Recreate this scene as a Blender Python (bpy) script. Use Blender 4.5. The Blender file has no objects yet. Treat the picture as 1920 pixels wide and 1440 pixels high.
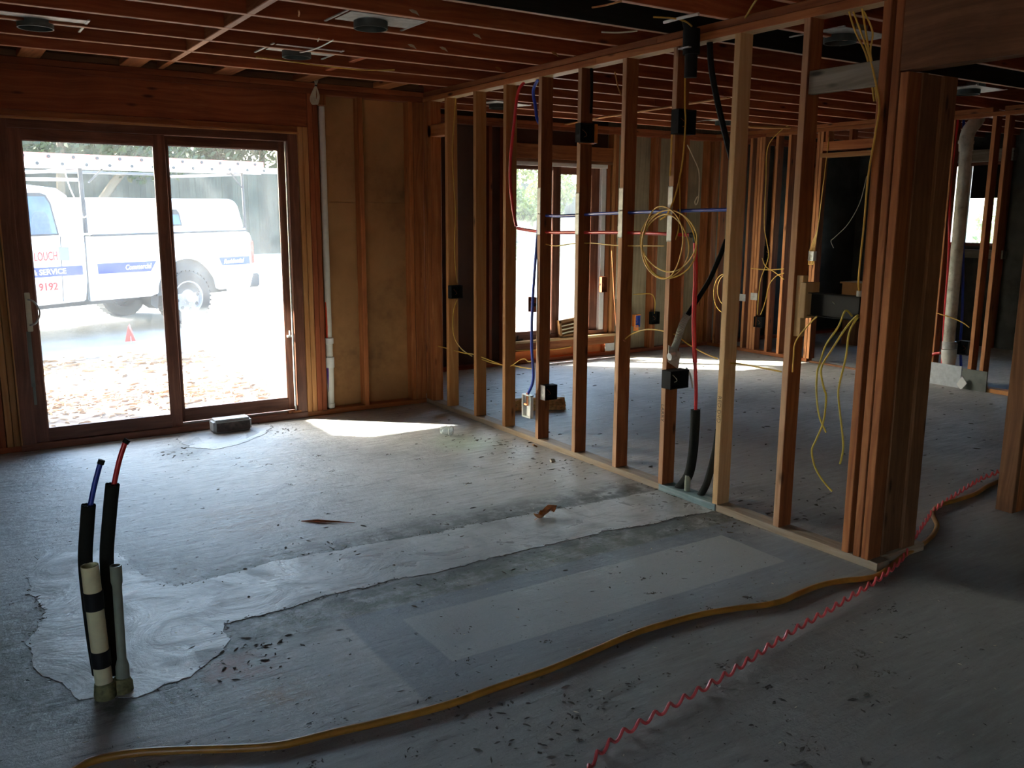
import bpy, bmesh, math, random
from mathutils import Vector, Matrix
random.seed(7)
V = Vector
# ------------------------------------------------------------------ scene, camera, light
S = bpy.context.scene
COL = S.collection
F_PX = 1663.88
yaw, pitch, roll = -0.577867, 0.187068, 0.00529
r0 = V((math.cos(yaw), math.sin(yaw), 0)); f0 = V((-math.sin(yaw), math.cos(yaw), 0)); u0 = V((0, 0, 1))
FW = f0*math.cos(pitch) - u0*math.sin(pitch); U2 = u0*math.cos(pitch) + f0*math.sin(pitch)
RT = r0*math.cos(roll) + U2*math.sin(roll); UP = -r0*math.sin(roll) + U2*math.cos(roll)
EYE = V((0, 0, 1.525))
cd = bpy.data.cameras.new('camera'); cam = bpy.data.objects.new('camera', cd); COL.objects.link(cam)
cd.sensor_width = 36; cd.lens = F_PX/1920*36; cd.clip_start = .05; cd.clip_end = 300
cam.matrix_world = Matrix((( RT.x, UP.x, -FW.x, EYE.x), (RT.y, UP.y, -FW.y, EYE.y), (RT.z, UP.z, -FW.z, EYE.z), (0, 0, 0, 1)))
S.camera = cam
vs = S.view_settings; vs.view_transform = 'Standard'; vs.look = 'None'; vs.gamma = 1; vs.use_curve_mapping = False
vs.exposure = 2.8
w = bpy.data.worlds.new('sky'); S.world = w; w.use_nodes = True
nt = w.node_tree; nt.nodes.clear()
sky = nt.nodes.new('ShaderNodeTexSky'); sky.sky_type = 'NISHITA'; sky.sun_disc = False
SUNDIR = V((1.17, -1.04, -1)).normalized()            # the way the light travels
sky.sun_elevation = math.asin(-SUNDIR.z); sky.sun_rotation = math.atan2(-SUNDIR.x, -SUNDIR.y)
sky.air_density = 1.2; sky.dust_density = 2.0
bg = nt.nodes.new('ShaderNodeBackground'); bg.inputs['Strength'].default_value = .55
out = nt.nodes.new('ShaderNodeOutputWorld')
nt.links.new(sky.outputs[0], bg.inputs[0]); nt.links.new(bg.outputs[0], out.inputs[0])
sl = bpy.data.lights.new('sun', 'SUN'); sun = bpy.data.objects.new('sun', sl); COL.objects.link(sun)
sl.energy = 9.0; sl.angle = .0095; sl.color = (1, .95, .87)
sun.rotation_euler = SUNDIR.to_track_quat('-Z', 'Y').to_euler()
cy = S.cycles; cy.max_bounces = 10; cy.diffuse_bounces = 6; cy.transparent_max_bounces = 16; cy.sample_clamp_indirect = 6
cy.caustics_reflective = False; cy.caustics_refractive = False

def at(px, py, ax, val):
    """where the line of sight through a photo point meets the plane axis = val (used to measure positions)"""
    d = RT*((px-960)/F_PX) - UP*((py-720)/F_PX) + FW
    return EYE + d*((val-EYE[ax])/d[ax])

# ------------------------------------------------------------------ materials
def lk(n, a, b): n.links.new(a, b)
def newmat(name):
    m = bpy.data.materials.new(name); m.use_nodes = True
    n = m.node_tree; b = n.nodes['Principled BSDF']; return m, n, b
def nd(n, t, **kw):
    x = n.nodes.new('ShaderNode'+t)
    for k, v in kw.items():
        if k.startswith('i_'):
            x.inputs[int(k[2:]) if k[2:].isdigit() else k[2:].replace('_', ' ')].default_value = v
        else: setattr(x, k, v)
    return x
def ramp(n, src, stops, interp='LINEAR'):
    r = nd(n, 'ValToRGB'); e = r.color_ramp.elements; r.color_ramp.interpolation = interp
    while len(e) < len(stops): e.new(.5)
    for q, (p, c) in zip(e, stops):
        q.position = p; q.color = (*c, 1) if len(c) == 3 else c
    lk(n, src, r.inputs[0]); return r
def mixc(n, f, a, b, mode='MIX'):
    m = nd(n, 'Mix', data_type='RGBA', blend_type=mode)
    for s, i in ((f, 0), (a, 6), (b, 7)):
        if isinstance(s, (float, int)): m.inputs[i].default_value = s
        elif isinstance(s, tuple): m.inputs[i].default_value = (*s, 1)
        else: lk(n, s, m.inputs[i])
    return m.outputs[2]
def mth(n, op, a, b=None, c=None, clamp=False):
    m = nd(n, 'Math', operation=op, use_clamp=clamp)
    for i, s in enumerate((a, b, c)):
        if s is None: continue
        if isinstance(s, (float, int)): m.inputs[i].default_value = s
        else: lk(n, s, m.inputs[i])
    return m.outputs[0]
def plain(name, col, rough=.6, metal=0., var=.12, scale=30, bump=0., spec=.5, dirt=None):
    m, n, b = newmat(name)
    tc = nd(n, 'TexCoord'); no = nd(n, 'TexNoise', i_Scale=scale, i_Detail=4.0); lk(n, tc.outputs['Object'], no.inputs['Vector'])
    lo = tuple(max(0, c*(1-var)) for c in col); hi = tuple(min(1, c*(1+var)) for c in col)
    r = ramp(n, no.outputs[0], [(.3, lo), (.7, hi)]); cc = r.outputs[0]
    if dirt:
        n2 = nd(n, 'TexNoise', i_Scale=scale*.25, i_Detail=6.0, i_Roughness=.7); lk(n, tc.outputs['Object'], n2.inputs['Vector'])
        f = ramp(n, n2.outputs[0], [(.5, (0, 0, 0)), (.68, (1, 1, 1))]); cc = mixc(n, f.outputs[0], cc, dirt)
    lk(n, cc, b.inputs['Base Color']); b.inputs['Roughness'].default_value = rough; b.inputs['Metallic'].default_value = metal
    b.inputs['Specular IOR Level'].default_value = spec
    if bump:
        bp = nd(n, 'Bump', i_Strength=bump, i_Distance=.01); lk(n, no.outputs[0], bp.inputs['Height']); lk(n, bp.outputs[0], b.inputs['Normal'])
    return m
def wood(name, dark, mid, light, rough=.65, stain_tint=.35, knots=True, gray=None):
    """sawn lumber, grain along the board's own Z"""
    dark, mid, light = [tuple(c*WK for c in q) for q in (dark, mid, light)]
    m, n, b = newmat(name)
    tc = nd(n, 'TexCoord'); oi = nd(n, 'ObjectInfo')
    off = nd(n, 'VectorMath', operation='SCALE'); off.inputs[0].default_value = (37, 53, 71); lk(n, oi.outputs['Random'], off.inputs['Scale'])
    ad = nd(n, 'VectorMath', operation='ADD'); lk(n, tc.outputs['Object'], ad.inputs[0]); lk(n, off.outputs[0], ad.inputs[1])
    warp = nd(n, 'TexNoise', i_Scale=1.3, i_Detail=2.0); lk(n, ad.outputs[0], warp.inputs['Vector'])
    mp = nd(n, 'Mapping'); mp.inputs['Scale'].default_value = (40, 40, 1.1); lk(n, ad.outputs[0], mp.inputs[0])
    wv = nd(n, 'VectorMath', operation='MULTIPLY_ADD'); lk(n, warp.outputs[1], wv.inputs[0]); wv.inputs[1].default_value = (5, 5, 0); lk(n, mp.outputs[0], wv.inputs[2])
    g = nd(n, 'TexNoise', i_Scale=1.0, i_Detail=5.0, i_Roughness=.6); lk(n, wv.outputs[0], g.inputs['Vector'])
    r = ramp(n, g.outputs[0], [(.25, dark), (.48, mid), (.72, light)]); cc = r.outputs[0]
    big = nd(n, 'TexNoise', i_Scale=2.2, i_Detail=5.0, i_Roughness=.65); lk(n, ad.outputs[0], big.inputs['Vector'])
    st = ramp(n, big.outputs[0], [(.42, (0, 0, 0)), (.72, (stain_tint,)*3)])
    cc = mixc(n, st.outputs[0], cc, gray or tuple(c*.45 for c in dark))
    if knots:
        m2 = nd(n, 'Mapping'); m2.inputs['Scale'].default_value = (9, 9, 2.6); lk(n, ad.outputs[0], m2.inputs[0])
        vo = nd(n, 'TexVoronoi', i_Scale=1.0); lk(n, m2.outputs[0], vo.inputs['Vector'])
        kk = ramp(n, vo.outputs['Distance'], [(.05, (1, 1, 1)), (.13, (0, 0, 0))])
        cc = mixc(n, kk.outputs[0], cc, tuple(c*.35 for c in dark))
    hv = nd(n, 'HueSaturation'); lk(n, cc, hv.inputs['Color'])
    lk(n, mth(n, 'MULTIPLY_ADD', oi.outputs['Random'], .45, .78), hv.inputs['Value'])
    lk(n, hv.outputs[0], b.inputs['Base Color']); b.inputs['Roughness'].default_value = rough; b.inputs['Specular IOR Level'].default_value = .3
    bp = nd(n, 'Bump', i_Strength=.25, i_Distance=.004); lk(n, g.outputs[0], bp.inputs['Height']); lk(n, bp.outputs[0], b.inputs['Normal'])
    return m
M = {}; WK = .80                                       # overall tone of the old lumber
M['fir'] = wood('fir', (.26, .07, .022), (.46, .15, .045), (.62, .24, .085))
M['fir_red'] = wood('fir_red', (.24, .052, .018), (.38, .095, .032), (.50, .15, .055))
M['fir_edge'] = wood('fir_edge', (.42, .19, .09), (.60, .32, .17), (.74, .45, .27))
M['joist_edge'] = wood('joist_edge', (.55, .27, .17), (.80, .46, .30), (.95, .62, .44), stain_tint=.3)
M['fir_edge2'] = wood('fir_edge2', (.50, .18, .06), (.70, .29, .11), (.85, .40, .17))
SE = ('fir_edge', (1, 0, 0), (-1, 0, 0)); JE = ('joist_edge', (0, -1, 0))  # stud narrow faces and joist undersides: light put into the wood colour
M['fir_dark'] = wood('fir_dark', (.18, .05, .018), (.32, .10, .034), (.44, .165, .06))
M['pine'] = wood('pine', (.44, .17, .05), (.60, .27, .09), (.70, .36, .14), stain_tint=.15)
M['pine_pale'] = wood('pine_pale', (.50, .29, .12), (.64, .40, .19), (.74, .50, .27), stain_tint=.12)
M['joist'] = wood('joist', (.32, .072, .028), (.50, .125, .045), (.68, .20, .08), stain_tint=.3)
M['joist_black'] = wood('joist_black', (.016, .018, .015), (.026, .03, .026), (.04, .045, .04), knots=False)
M['header'] = wood('header', (.15, .06, .026), (.25, .11, .05), (.36, .17, .08), stain_tint=.5)
M['weathered'] = wood('weathered', (.22, .19, .14), (.33, .29, .22), (.44, .39, .31), stain_tint=.35, gray=(.09, .08, .06))
M['plate'] = wood('plate', (.36, .23, .13), (.50, .36, .23), (.62, .48, .34), stain_tint=.5, gray=(.30, .29, .27), knots=False)
M['pt'] = wood('treated', (.13, .20, .20), (.22, .31, .32), (.36, .42, .42), stain_tint=.7, gray=(.05, .06, .06), knots=False)
M['doorwood'] = wood('doorwood', (.12, .045, .03), (.22, .085, .05), (.34, .145, .085), rough=.45, stain_tint=.5, knots=False)
M['sheath'] = plain('sheath', (.42, .21, .075), .8, var=.25, scale=3, dirt=(.18, .085, .03))
M['sheath_pale'] = wood('sheath_pale', (.30, .25, .15), (.42, .35, .22), (.52, .44, .29), stain_tint=.55, gray=(.12, .10, .07), knots=False)
M['tar'] = plain('tar', (.045, .045, .04), .85, var=.4, scale=4, dirt=(.08, .08, .07))
M['tar_brown'] = plain('tar_brown', (.11, .055, .035), .85, var=.3, scale=3, dirt=(.06, .03, .02))
M['greywall'] = plain('greywall', (.19, .20, .17), .85, var=.3, scale=3, dirt=(.10, .11, .10))
M['pvc'] = plain('pvc', (.70, .68, .60), .35, var=.06)
M['pvc_dirty'] = plain('pvc_dirty', (.60, .57, .47), .5, var=.15, dirt=(.30, .27, .2))
M['pvc_cream'] = plain('pvc_cream', (.78, .70, .42), .4, var=.08)
M['pvc_grey'] = plain('pvc_grey', (.27, .29, .22), .45, var=.08)
M['grime'] = plain('grime', (.20, .19, .08), .7, var=.5, scale=60, dirt=(.02, .02, .02))
M['housing'] = plain('housing', (.42, .43, .41), .45, var=.15, dirt=(.25, .24, .22))
M['rustdark'] = plain('rustdark', (.09, .065, .055), .7, var=.6, scale=40, dirt=(.02, .018, .018))
M['black'] = plain('black', (.007, .007, .007), .75, spec=.25)
M['foam'] = plain('foam', (.013, .013, .011), .9, spec=.25, bump=.2, scale=120)
M['tape'] = plain('tape', (.007, .007, .008), .5, spec=.3)
M['redpex'] = plain('redpex', (.62, .015, .02), .35, var=.06)
M['bluepex'] = plain('bluepex', (.015, .05, .42), .35, var=.06)
M['yellow'] = plain('yellow', (.68, .42, .07), .45)
M['yellowgreen'] = plain('yellowgreen', (.56, .42, .06), .45)
M['white'] = plain('white', (.76, .76, .72), .4, var=.05)
M['cream'] = plain('cream', (.66, .60, .44), .45, var=.1)
M['steel'] = plain('steel', (.52, .52, .50), .42, metal=.35, var=.25, scale=25)
M['steel_dull'] = plain('steel_dull', (.50, .50, .47), .5, metal=.2, var=.2)
M['darksteel'] = plain('darksteel', (.07, .09, .085), .45, metal=.3)
M['flex'] = plain('flex', (.42, .42, .37), .45, metal=.2)
M['bluebox'] = plain('bluebox', (.04, .09, .40), .5)
M['orange'] = plain('orange', (.78, .25, .05), .5)
M['copper'] = plain('copper', (.75, .30, .14), .3, metal=.9)
M['hose'] = plain('hose', (.46, .21, .035), .4, var=.25, scale=18, dirt=(.25, .10, .02))
M['redcord'] = plain('redcord', (.70, .10, .10), .4)
M['batt'] = plain('batt', (.72, .48, .20), .95, var=.4, scale=40, bump=.8)
M['alu'] = plain('alu', (.62, .61, .58), .4, metal=.4)
M['leafdead'] = plain('leafdead', (.45, .18, .06), .7, var=.5)
M['chips'] = plain('chips', (.12, .105, .085), .9, var=.6, scale=9)
M['straw'] = plain('straw', (.32, .19, .09), .9, var=.5, scale=4)
M['paint_white'] = plain('paint_white', (.80, .81, .80), .25, var=.03, spec=.6)
M['trim_grey'] = plain('trim_grey', (.035, .038, .042), .6)
M['rubber'] = plain('rubber', (.03, .03, .03), .85)
M['rim'] = plain('rim', (.34, .34, .34), .5)
M['signblue'] = plain('signblue', (.025, .055, .27), .4, var=.05)
M['signred'] = plain('signred', (.35, .012, .012), .5)
M['tail'] = plain('tail', (.65, .06, .05), .2)
M['carglass'] = plain('carglass', (.09, .17, .27), .1, var=.3, scale=3)
M['seatblue'] = plain('seatblue', (.10, .14, .24), .8)
M['ladder_red'] = plain('ladder_red', (.62, .20, .16), .5)
M['ladder_cream'] = plain('ladder_cream', (.80, .76, .66), .5)
M['rack'] = plain('rack', (.035, .035, .04), .6)
M['fence'] = wood('fencewood', (.022, .027, .021), (.036, .043, .035), (.058, .066, .052), knots=False)
M['bark'] = plain('bark', (.09, .07, .05), .9, bump=.5)
M['flag'] = plain('flag', (.85, .10, .07), .6)
M['ink'] = plain('ink', (.035, .025, .02), .7)
M['purple'] = plain('purple', (.13, .05, .28), .5)
M['redpaint'] = plain('redpaint', (.80, .07, .02), .5)
M['tubwhite'] = plain('tubwhite', (.50, .53, .54), .5)
def leafmat(name, a, b_):
    m, n, b = newmat(name); tc = nd(n, 'TexCoord'); no = nd(n, 'TexNoise', i_Scale=2.0, i_Detail=3.0); lk(n, tc.outputs['Object'], no.inputs['Vector'])
    r = ramp(n, no.outputs[0], [(.35, a), (.65, b_)]); lk(n, r.outputs[0], b.inputs['Base Color']); b.inputs['Roughness'].default_value = .55
    tr = nd(n, 'BsdfTranslucent'); lk(n, r.outputs[0], tr.inputs[0]); mx = nd(n, 'MixShader', i_0=.4)
    lk(n, b.outputs[0], mx.inputs[1]); lk(n, tr.outputs[0], mx.inputs[2]); lk(n, mx.outputs[0], n.nodes['Material Output'].inputs[0]); return m
M['leaf'] = leafmat('leaf', (.012, .026, .010), (.038, .065, .020))
M['leaf_yellow'] = leafmat('leaf_yellow', (.06, .10, .02), (.18, .21, .05))
M['grass'] = leafmat('grass', (.16, .22, .05), (.30, .36, .10))
def glassmat(name, dust, lo=.35, hi=.75):
    m, n, b = newmat(name); n.nodes.remove(b)
    tr = nd(n, 'BsdfTransparent'); tr.inputs[0].default_value = (.93, .96, .95, 1)
    gl = nd(n, 'BsdfGlossy', i_Roughness=.04); lw = nd(n, 'LayerWeight', i_Blend=.5)
    ff = mth(n, 'MULTIPLY_ADD', mth(n, 'POWER', lw.outputs['Facing'], 4.0), .45, .03)
    m1 = nd(n, 'MixShader'); lk(n, ff, m1.inputs[0]); lk(n, tr.outputs[0], m1.inputs[1]); lk(n, gl.outputs[0], m1.inputs[2])
    du = nd(n, 'BsdfTranslucent'); du.inputs[0].default_value = (.85, .88, .88, 1)
    df = nd(n, 'BsdfDiffuse'); df.inputs[0].default_value = (.6, .6, .58, 1)
    dm = nd(n, 'MixShader', i_0=.25); lk(n, du.outputs[0], dm.inputs[1]); lk(n, df.outputs[0], dm.inputs[2])
    tc = nd(n, 'TexCoord'); no = nd(n, 'TexNoise', i_Scale=3.5, i_Detail=7.0, i_Roughness=.65, i_Distortion=1.2); lk(n, tc.outputs['Object'], no.inputs['Vector'])
    r = ramp(n, no.outputs[0], [(lo, (dust*.55,)*3), (hi, (dust*1.8,)*3)])
    m2 = nd(n, 'MixShader'); lk(n, r.outputs[0], m2.inputs[0]); lk(n, m1.outputs[0], m2.inputs[1]); lk(n, dm.outputs[0], m2.inputs[2])
    lk(n, m2.outputs[0], n.nodes['Material Output'].inputs[0]); return m
M['glass'] = glassmat('dusty_glass', .055); M['glass2'] = glassmat('window_glass', .05)
M['clear'] = glassmat('cup_plastic', .30, .3, .6)

def concrete():
    m, n, b = newmat('concrete'); tc = nd(n, 'TexCoord'); P = tc.outputs['Object']
    wn = nd(n, 'TexNoise', i_Scale=3.5, i_Detail=6.0, i_Roughness=.7); lk(n, P, wn.inputs['Vector'])
    sub = nd(n, 'VectorMath', operation='MULTIPLY_ADD'); lk(n, wn.outputs[1], sub.inputs[0]); sub.inputs[1].default_value = (.16, .16, 0); sub.inputs[2].default_value = (-.08, -.08, 0)
    wp = nd(n, 'VectorMath', operation='ADD'); lk(n, P, wp.inputs[0]); lk(n, sub.outputs[0], wp.inputs[1]); W = wp.outputs[0]
    def sepxy(v):
        s = nd(n, 'SeparateXYZ'); lk(n, v, s.inputs[0]); return s.outputs[0], s.outputs[1]
    def sm(x, a, c):                                  # smooth step from a to c
        r = nd(n, 'MapRange', interpolation_type='SMOOTHSTEP'); lk(n, x, r.inputs[0])
        r.inputs[1].default_value = a; r.inputs[2].default_value = c; r.inputs[3].default_value = 0; r.inputs[4].default_value = 1; return r.outputs[0]
    def rect(v, x0, x1, y0, y1, soft=.03):
        x, y = sepxy(v)
        a = mth(n, 'MULTIPLY', sm(x, x0-soft, x0+soft), sm(mth(n, 'MULTIPLY', x, -1.), -x1-soft, -x1+soft))
        c = mth(n, 'MULTIPLY', sm(y, y0-soft, y0+soft), sm(mth(n, 'MULTIPLY', y, -1.), -y1-soft, -y1+soft))
        return mth(n, 'MULTIPLY', a, c)
    def disc(v, cx, cy_, r, soft):
        s = nd(n, 'VectorMath', operation='DISTANCE'); q = nd(n, 'VectorMath', operation='MULTIPLY'); lk(n, v, q.inputs[0]); q.inputs[1].default_value = (1, 1, 0)
        lk(n, q.outputs[0], s.inputs[0]); s.inputs[1].default_value = (cx, cy_, 0)
        return mth(n, 'SUBTRACT', 1., sm(s.outputs['Value'], r-soft, r+soft))
    big = nd(n, 'TexNoise', i_Scale=1.1, i_Detail=8.0, i_Roughness=.62); lk(n, P, big.inputs['Vector'])
    base = ramp(n, big.outputs[0], [(.30, (.23, .225, .205)), (.5, (.385, .38, .36)), (.68, (.53, .52, .49))]).outputs[0]
    st = nd(n, 'Mapping'); st.inputs['Scale'].default_value = (3, 22, 1); st.inputs['Rotation'].default_value = (0, 0, .5); lk(n, P, st.inputs[0])
    sn = nd(n, 'TexNoise', i_Scale=1.6, i_Detail=7.0, i_Roughness=.7); lk(n, st.outputs[0], sn.inputs['Vector'])
    base = mixc(n, ramp(n, sn.outputs[0], [(.5, (0, 0, 0)), (.68, (.6, .6, .6))]).outputs[0], base, (.60, .61, .60))
    base = mixc(n, ramp(n, sn.outputs[0], [(.30, (.8, .8, .8)), (.45, (0, 0, 0))]).outputs[0], base, (.16, .16, .15))
    # stained bands beside the trench patch, around the stub-up patch and by the partition
    fine = nd(n, 'TexNoise', i_Scale=9.0, i_Detail=6.0, i_Roughness=.7); lk(n, P, fine.inputs['Vector'])
    brk = ramp(n, fine.outputs[0], [(.36, (.15, .15, .15)), (.56, (1, 1, 1))]).outputs[0]
    def stain_tint(mask, col, k, cur, br=True):
        f = mth(n, 'MULTIPLY', mask, k)
        if br: f = mth(n, 'MULTIPLY', f, brk)
        return mixc(n, f, cur, col)
    dk = (.13, .135, .12)
    cur = base
    cur = stain_tint(rect(W, .75, 3.35, 3.60, 3.84, .09), dk, .95, cur)
    cur = stain_tint(rect(W, .80, 3.35, 3.60, 3.70, .03), (.07, .072, .065), .8, cur)
    cur = stain_tint(rect(W, .75, 3.40, 2.98, 3.26, .09), (.13, .14, .11), 1., cur)
    cur = stain_tint(rect(W, .75, 3.40, 3.16, 3.24, .03), (.06, .06, .05), .85, cur)
    cur = stain_tint(disc(W, 3.10, 3.02, .30, .12), (.10, .105, .09), .9, cur)
    cur = stain_tint(disc(W, .70, 4.0, .22, .12), dk, .55, cur)
    cur = stain_tint(disc(W, .45, 3.2, .50, .10), (.10, .10, .085), .9, cur)
    cur = stain_tint(disc(W, .15, 3.45, .40, .15), (.17, .16, .13), .8, cur)
    cur = stain_tint(disc(W, 1.28, 5.86, .16, .07), dk, .7, cur)
    cur = stain_tint(disc(W, 1.20, 4.35, .26, .12), (.33, .24, .17), .55, cur)
    cur = stain_tint(disc(W, .75, 2.85, .10, .06), (.40, .16, .13), .6, cur)
    cur = stain_tint(disc(W, .82, 2.62, .09, .06), (.36, .19, .07), .6, cur)
    cur = stain_tint(disc(W, 2.95, 5.10, .20, .15), (.30, .46, .30), .35, cur, False)
    # glue ghost of a removed wall: light strip framed by a bluish band
    thin = nd(n, 'VectorMath', operation='MULTIPLY_ADD'); lk(n, wn.outputs[1], thin.inputs[0]); thin.inputs[1].default_value = (.02, .02, 0); lk(n, P, thin.inputs[2]); TW = thin.outputs[0]
    cur = stain_tint(rect(TW, 1.20, 3.34, 2.26, 3.02, .012), (.20, .235, .27), .62, cur, False)
    cur = stain_tint(rect(TW, 1.40, 3.12, 2.51, 2.90, .006), (.42, .43, .41), .85, cur, False)
    # the near end of the room is coloured darker and browner
    cur = stain_tint(rect(W, -3, 12, -4, 2.30, .25), (.25, .235, .20), .62, cur, False)
    cur = stain_tint(rect(W, 3.5, 5.2, 2.3, 5.0, .5), (.23, .17, .13), .5, cur, False)  # warm bounce light painted into the slab beside the partition
    # specks and scratches
    vo = nd(n, 'TexVoronoi', i_Scale=14.0, feature='F1'); lk(n, W, vo.inputs['Vector'])
    spk = mth(n, 'MULTIPLY', ramp(n, vo.outputs['Distance'], [(.06, (1, 1, 1)), (.14, (0, 0, 0))]).outputs[0], sm(vo.outputs['Color'] if False else fine.outputs[0], .5, .6))
    cur = mixc(n, mth(n, 'MULTIPLY', spk, .7), cur, (.06, .055, .05))
    # trowelled cracks
    cr = nd(n, 'TexVoronoi', i_Scale=.42, feature='DISTANCE_TO_EDGE'); lk(n, W, cr.inputs['Vector'])
    crk = ramp(n, cr.outputs['Distance'], [(.0006, (1, 1, 1)), (.002, (0, 0, 0))]).outputs[0]
    
    lk(n, cur, b.inputs['Base Color'])
    lk(n, mth(n, 'MULTIPLY_ADD', big.outputs[0], .35, .38), b.inputs['Roughness']); b.inputs['Specular IOR Level'].default_value = .45
    h1 = mth(n, 'MULTIPLY_ADD', sn.outputs[0], .5, fine.outputs[0]); h = mth(n, 'SUBTRACT', h1, spk)
    bp = nd(n, 'Bump', i_Strength=.8, i_Distance=.015); lk(n, h, bp.inputs['Height']); lk(n, bp.outputs[0], b.inputs['Normal'])
    return m
M['concrete'] = concrete()
def patchmat():
    m, n, b = newmat('new_concrete'); tc = nd(n, 'TexCoord')
    a = nd(n, 'TexNoise', i_Scale=2.0, i_Detail=8.0, i_Roughness=.65); lk(n, tc.outputs['Object'], a.inputs['Vector'])
    mp = nd(n, 'Mapping'); mp.inputs['Scale'].default_value = (5, 40, 1); mp.inputs['Rotation'].default_value = (0, 0, -.9); lk(n, tc.outputs['Object'], mp.inputs[0])
    c = nd(n, 'TexNoise', i_Scale=1.2, i_Detail=6.0, i_Roughness=.75); lk(n, mp.outputs[0], c.inputs['Vector'])
    r = ramp(n, a.outputs[0], [(.3, (.27, .265, .25)), (.5, (.41, .405, .385)), (.68, (.54, .535, .51))])
    cc = mixc(n, ramp(n, c.outputs[0], [(.32, (.8, .8, .8)), (.47, (0, 0, 0))]).outputs[0], r.outputs[0], (.22, .22, .21))
    lk(n, cc, b.inputs['Base Color']); b.inputs['Specular IOR Level'].default_value = .6
    t2 = nd(n, 'TexNoise', i_Scale=2.6, i_Detail=7.0, i_Roughness=.6, i_Distortion=2.5); lk(n, tc.outputs['Object'], t2.inputs['Vector'])
    lk(n, ramp(n, t2.outputs[0], [(.35, (.22,)*3), (.62, (.6,)*3)]).outputs[0], b.inputs['Roughness'])
    lk(n, mixc(n, ramp(n, t2.outputs[0], [(.55, (0, 0, 0)), (.7, (.5, .5, .5))]).outputs[0], cc, (.24, .24, .22)), b.inputs['Base Color'])
    hh_ = mth(n, 'ADD', mth(n, 'MULTIPLY', c.outputs[0], .6), mth(n, 'MULTIPLY', t2.outputs[0], 1.6))
    bp = nd(n, 'Bump', i_Strength=.8, i_Distance=.012); lk(n, hh_, bp.inputs['Height']); lk(n, bp.outputs[0], b.inputs['Normal']); return m
M['patch'] = patchmat()
def groundmat():
    m, n, b = newmat('yard'); tc = nd(n, 'TexCoord'); s = nd(n, 'SeparateXYZ'); lk(n, tc.outputs['Object'], s.inputs[0])
    a = nd(n, 'TexNoise', i_Scale=2.5, i_Detail=9.0, i_Roughness=.75); lk(n, tc.outputs['Object'], a.inputs['Vector'])
    dirt = ramp(n, a.outputs[0], [(.38, (.10, .06, .035)), (.47, (.27, .20, .15)), (.58, (.46, .39, .32))]).outputs[0]
    c = nd(n, 'TexNoise', i_Scale=.8, i_Detail=6.0, i_Roughness=.6); lk(n, tc.outputs['Object'], c.inputs['Vector'])
    drive = ramp(n, c.outputs[0], [(.35, (.20, .20, .20)), (.65, (.30, .30, .29))]).outputs[0]
    yy = mth(n, 'MULTIPLY_ADD', a.outputs[0], .6, s.outputs[1])
    f = nd(n, 'MapRange'); lk(n, yy, f.inputs[0]); f.inputs[1].default_value = 11.0; f.inputs[2].default_value = 11.25
    lk(n, mixc(n, f.outputs[0], dirt, drive), b.inputs['Base Color']); b.inputs['Roughness'].default_value = .9
    bp = nd(n, 'Bump', i_Strength=.6, i_Distance=.05); lk(n, a.outputs[0], bp.inputs['Height']); lk(n, bp.outputs[0], b.inputs['Normal']); return m
M['yard'] = groundmat()

# ------------------------------------------------------------------ geometry helpers
class MB:
    def __init__(s): s.v = []; s.f = []
    def add(s, vs, fs):
        k = len(s.v); s.v += [tuple(v) for v in vs]; s.f += [tuple(i+k for i in f) for f in fs]; return s
    def box(s, a, b, M4=None):
        x0, y0, z0 = a; x1, y1, z1 = b
        vs = [V(p) for p in ((x0,y0,z0),(x1,y0,z0),(x1,y1,z0),(x0,y1,z0),(x0,y0,z1),(x1,y0,z1),(x1,y1,z1),(x0,y1,z1))]
        if M4: vs = [M4 @ v for v in vs]
        return s.add(vs, [(0,3,2,1),(4,5,6,7),(0,1,5,4),(1,2,6,5),(2,3,7,6),(3,0,4,7)])
    def tube(s, pts, r, n=8, cap=True):
        pts = [V(p) for p in pts]; rs = r if isinstance(r, (list, tuple)) else [r]*len(pts)
        up = None; rings = []
        for i, p in enumerate(pts):
            t = (pts[min(i+1, len(pts)-1)] - pts[max(i-1, 0)]).normalized()
            if up is None:
                up = V((0, 0, 1)) if abs(t.z) < .9 else V((1, 0, 0))
            up = (up - t*up.dot(t)).normalized(); sd = t.cross(up)
            rings.append([p + (up*math.cos(2*math.pi*j/n) + sd*math.sin(2*math.pi*j/n))*rs[i] for j in range(n)])
        vs = [q for rg in rings for q in rg]; fs = []
        for i in range(len(pts)-1):
            for j in range(n):
                a = i*n+j; b = i*n+(j+1) % n; fs.append((a, b, b+n, a+n))
        if cap: fs += [tuple(range(n))[::-1], tuple(range(len(vs)-n, len(vs)))]
        return s.add(vs, fs)
    def lathe(s, prof, n=24, M4=None):
        vs = []; fs = []
        for r, z in prof:
            for j in range(n):
                v = V((r*math.cos(2*math.pi*j/n), r*math.sin(2*math.pi*j/n), z)); vs.append(M4 @ v if M4 else v)
        for i in range(len(prof)-1):
            for j in range(n):
                a = i*n+j; b = i*n+(j+1) % n; fs.append((a, b, b+n, a+n))
        return s.add(vs, fs)
    def prism(s, poly, z0, z1, M4=None):
        n = len(poly); vs = [V((x, y, z0)) for x, y in poly] + [V((x, y, z1)) for x, y in poly]
        if M4: vs = [M4 @ v for v in vs]
        return s.add(vs, [tuple(range(n))[::-1], tuple(range(n, 2*n))] + [(i, (i+1) % n, (i+1) % n+n, i+n) for i in range(n)])
def place(o, parent):
    COL.objects.link(o)
    if parent is not None:
        o.parent = parent
        o.matrix_parent_inverse = Matrix.Translation(parent['_o']).inverted() if '_o' in parent else Matrix.Identity(4)
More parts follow.
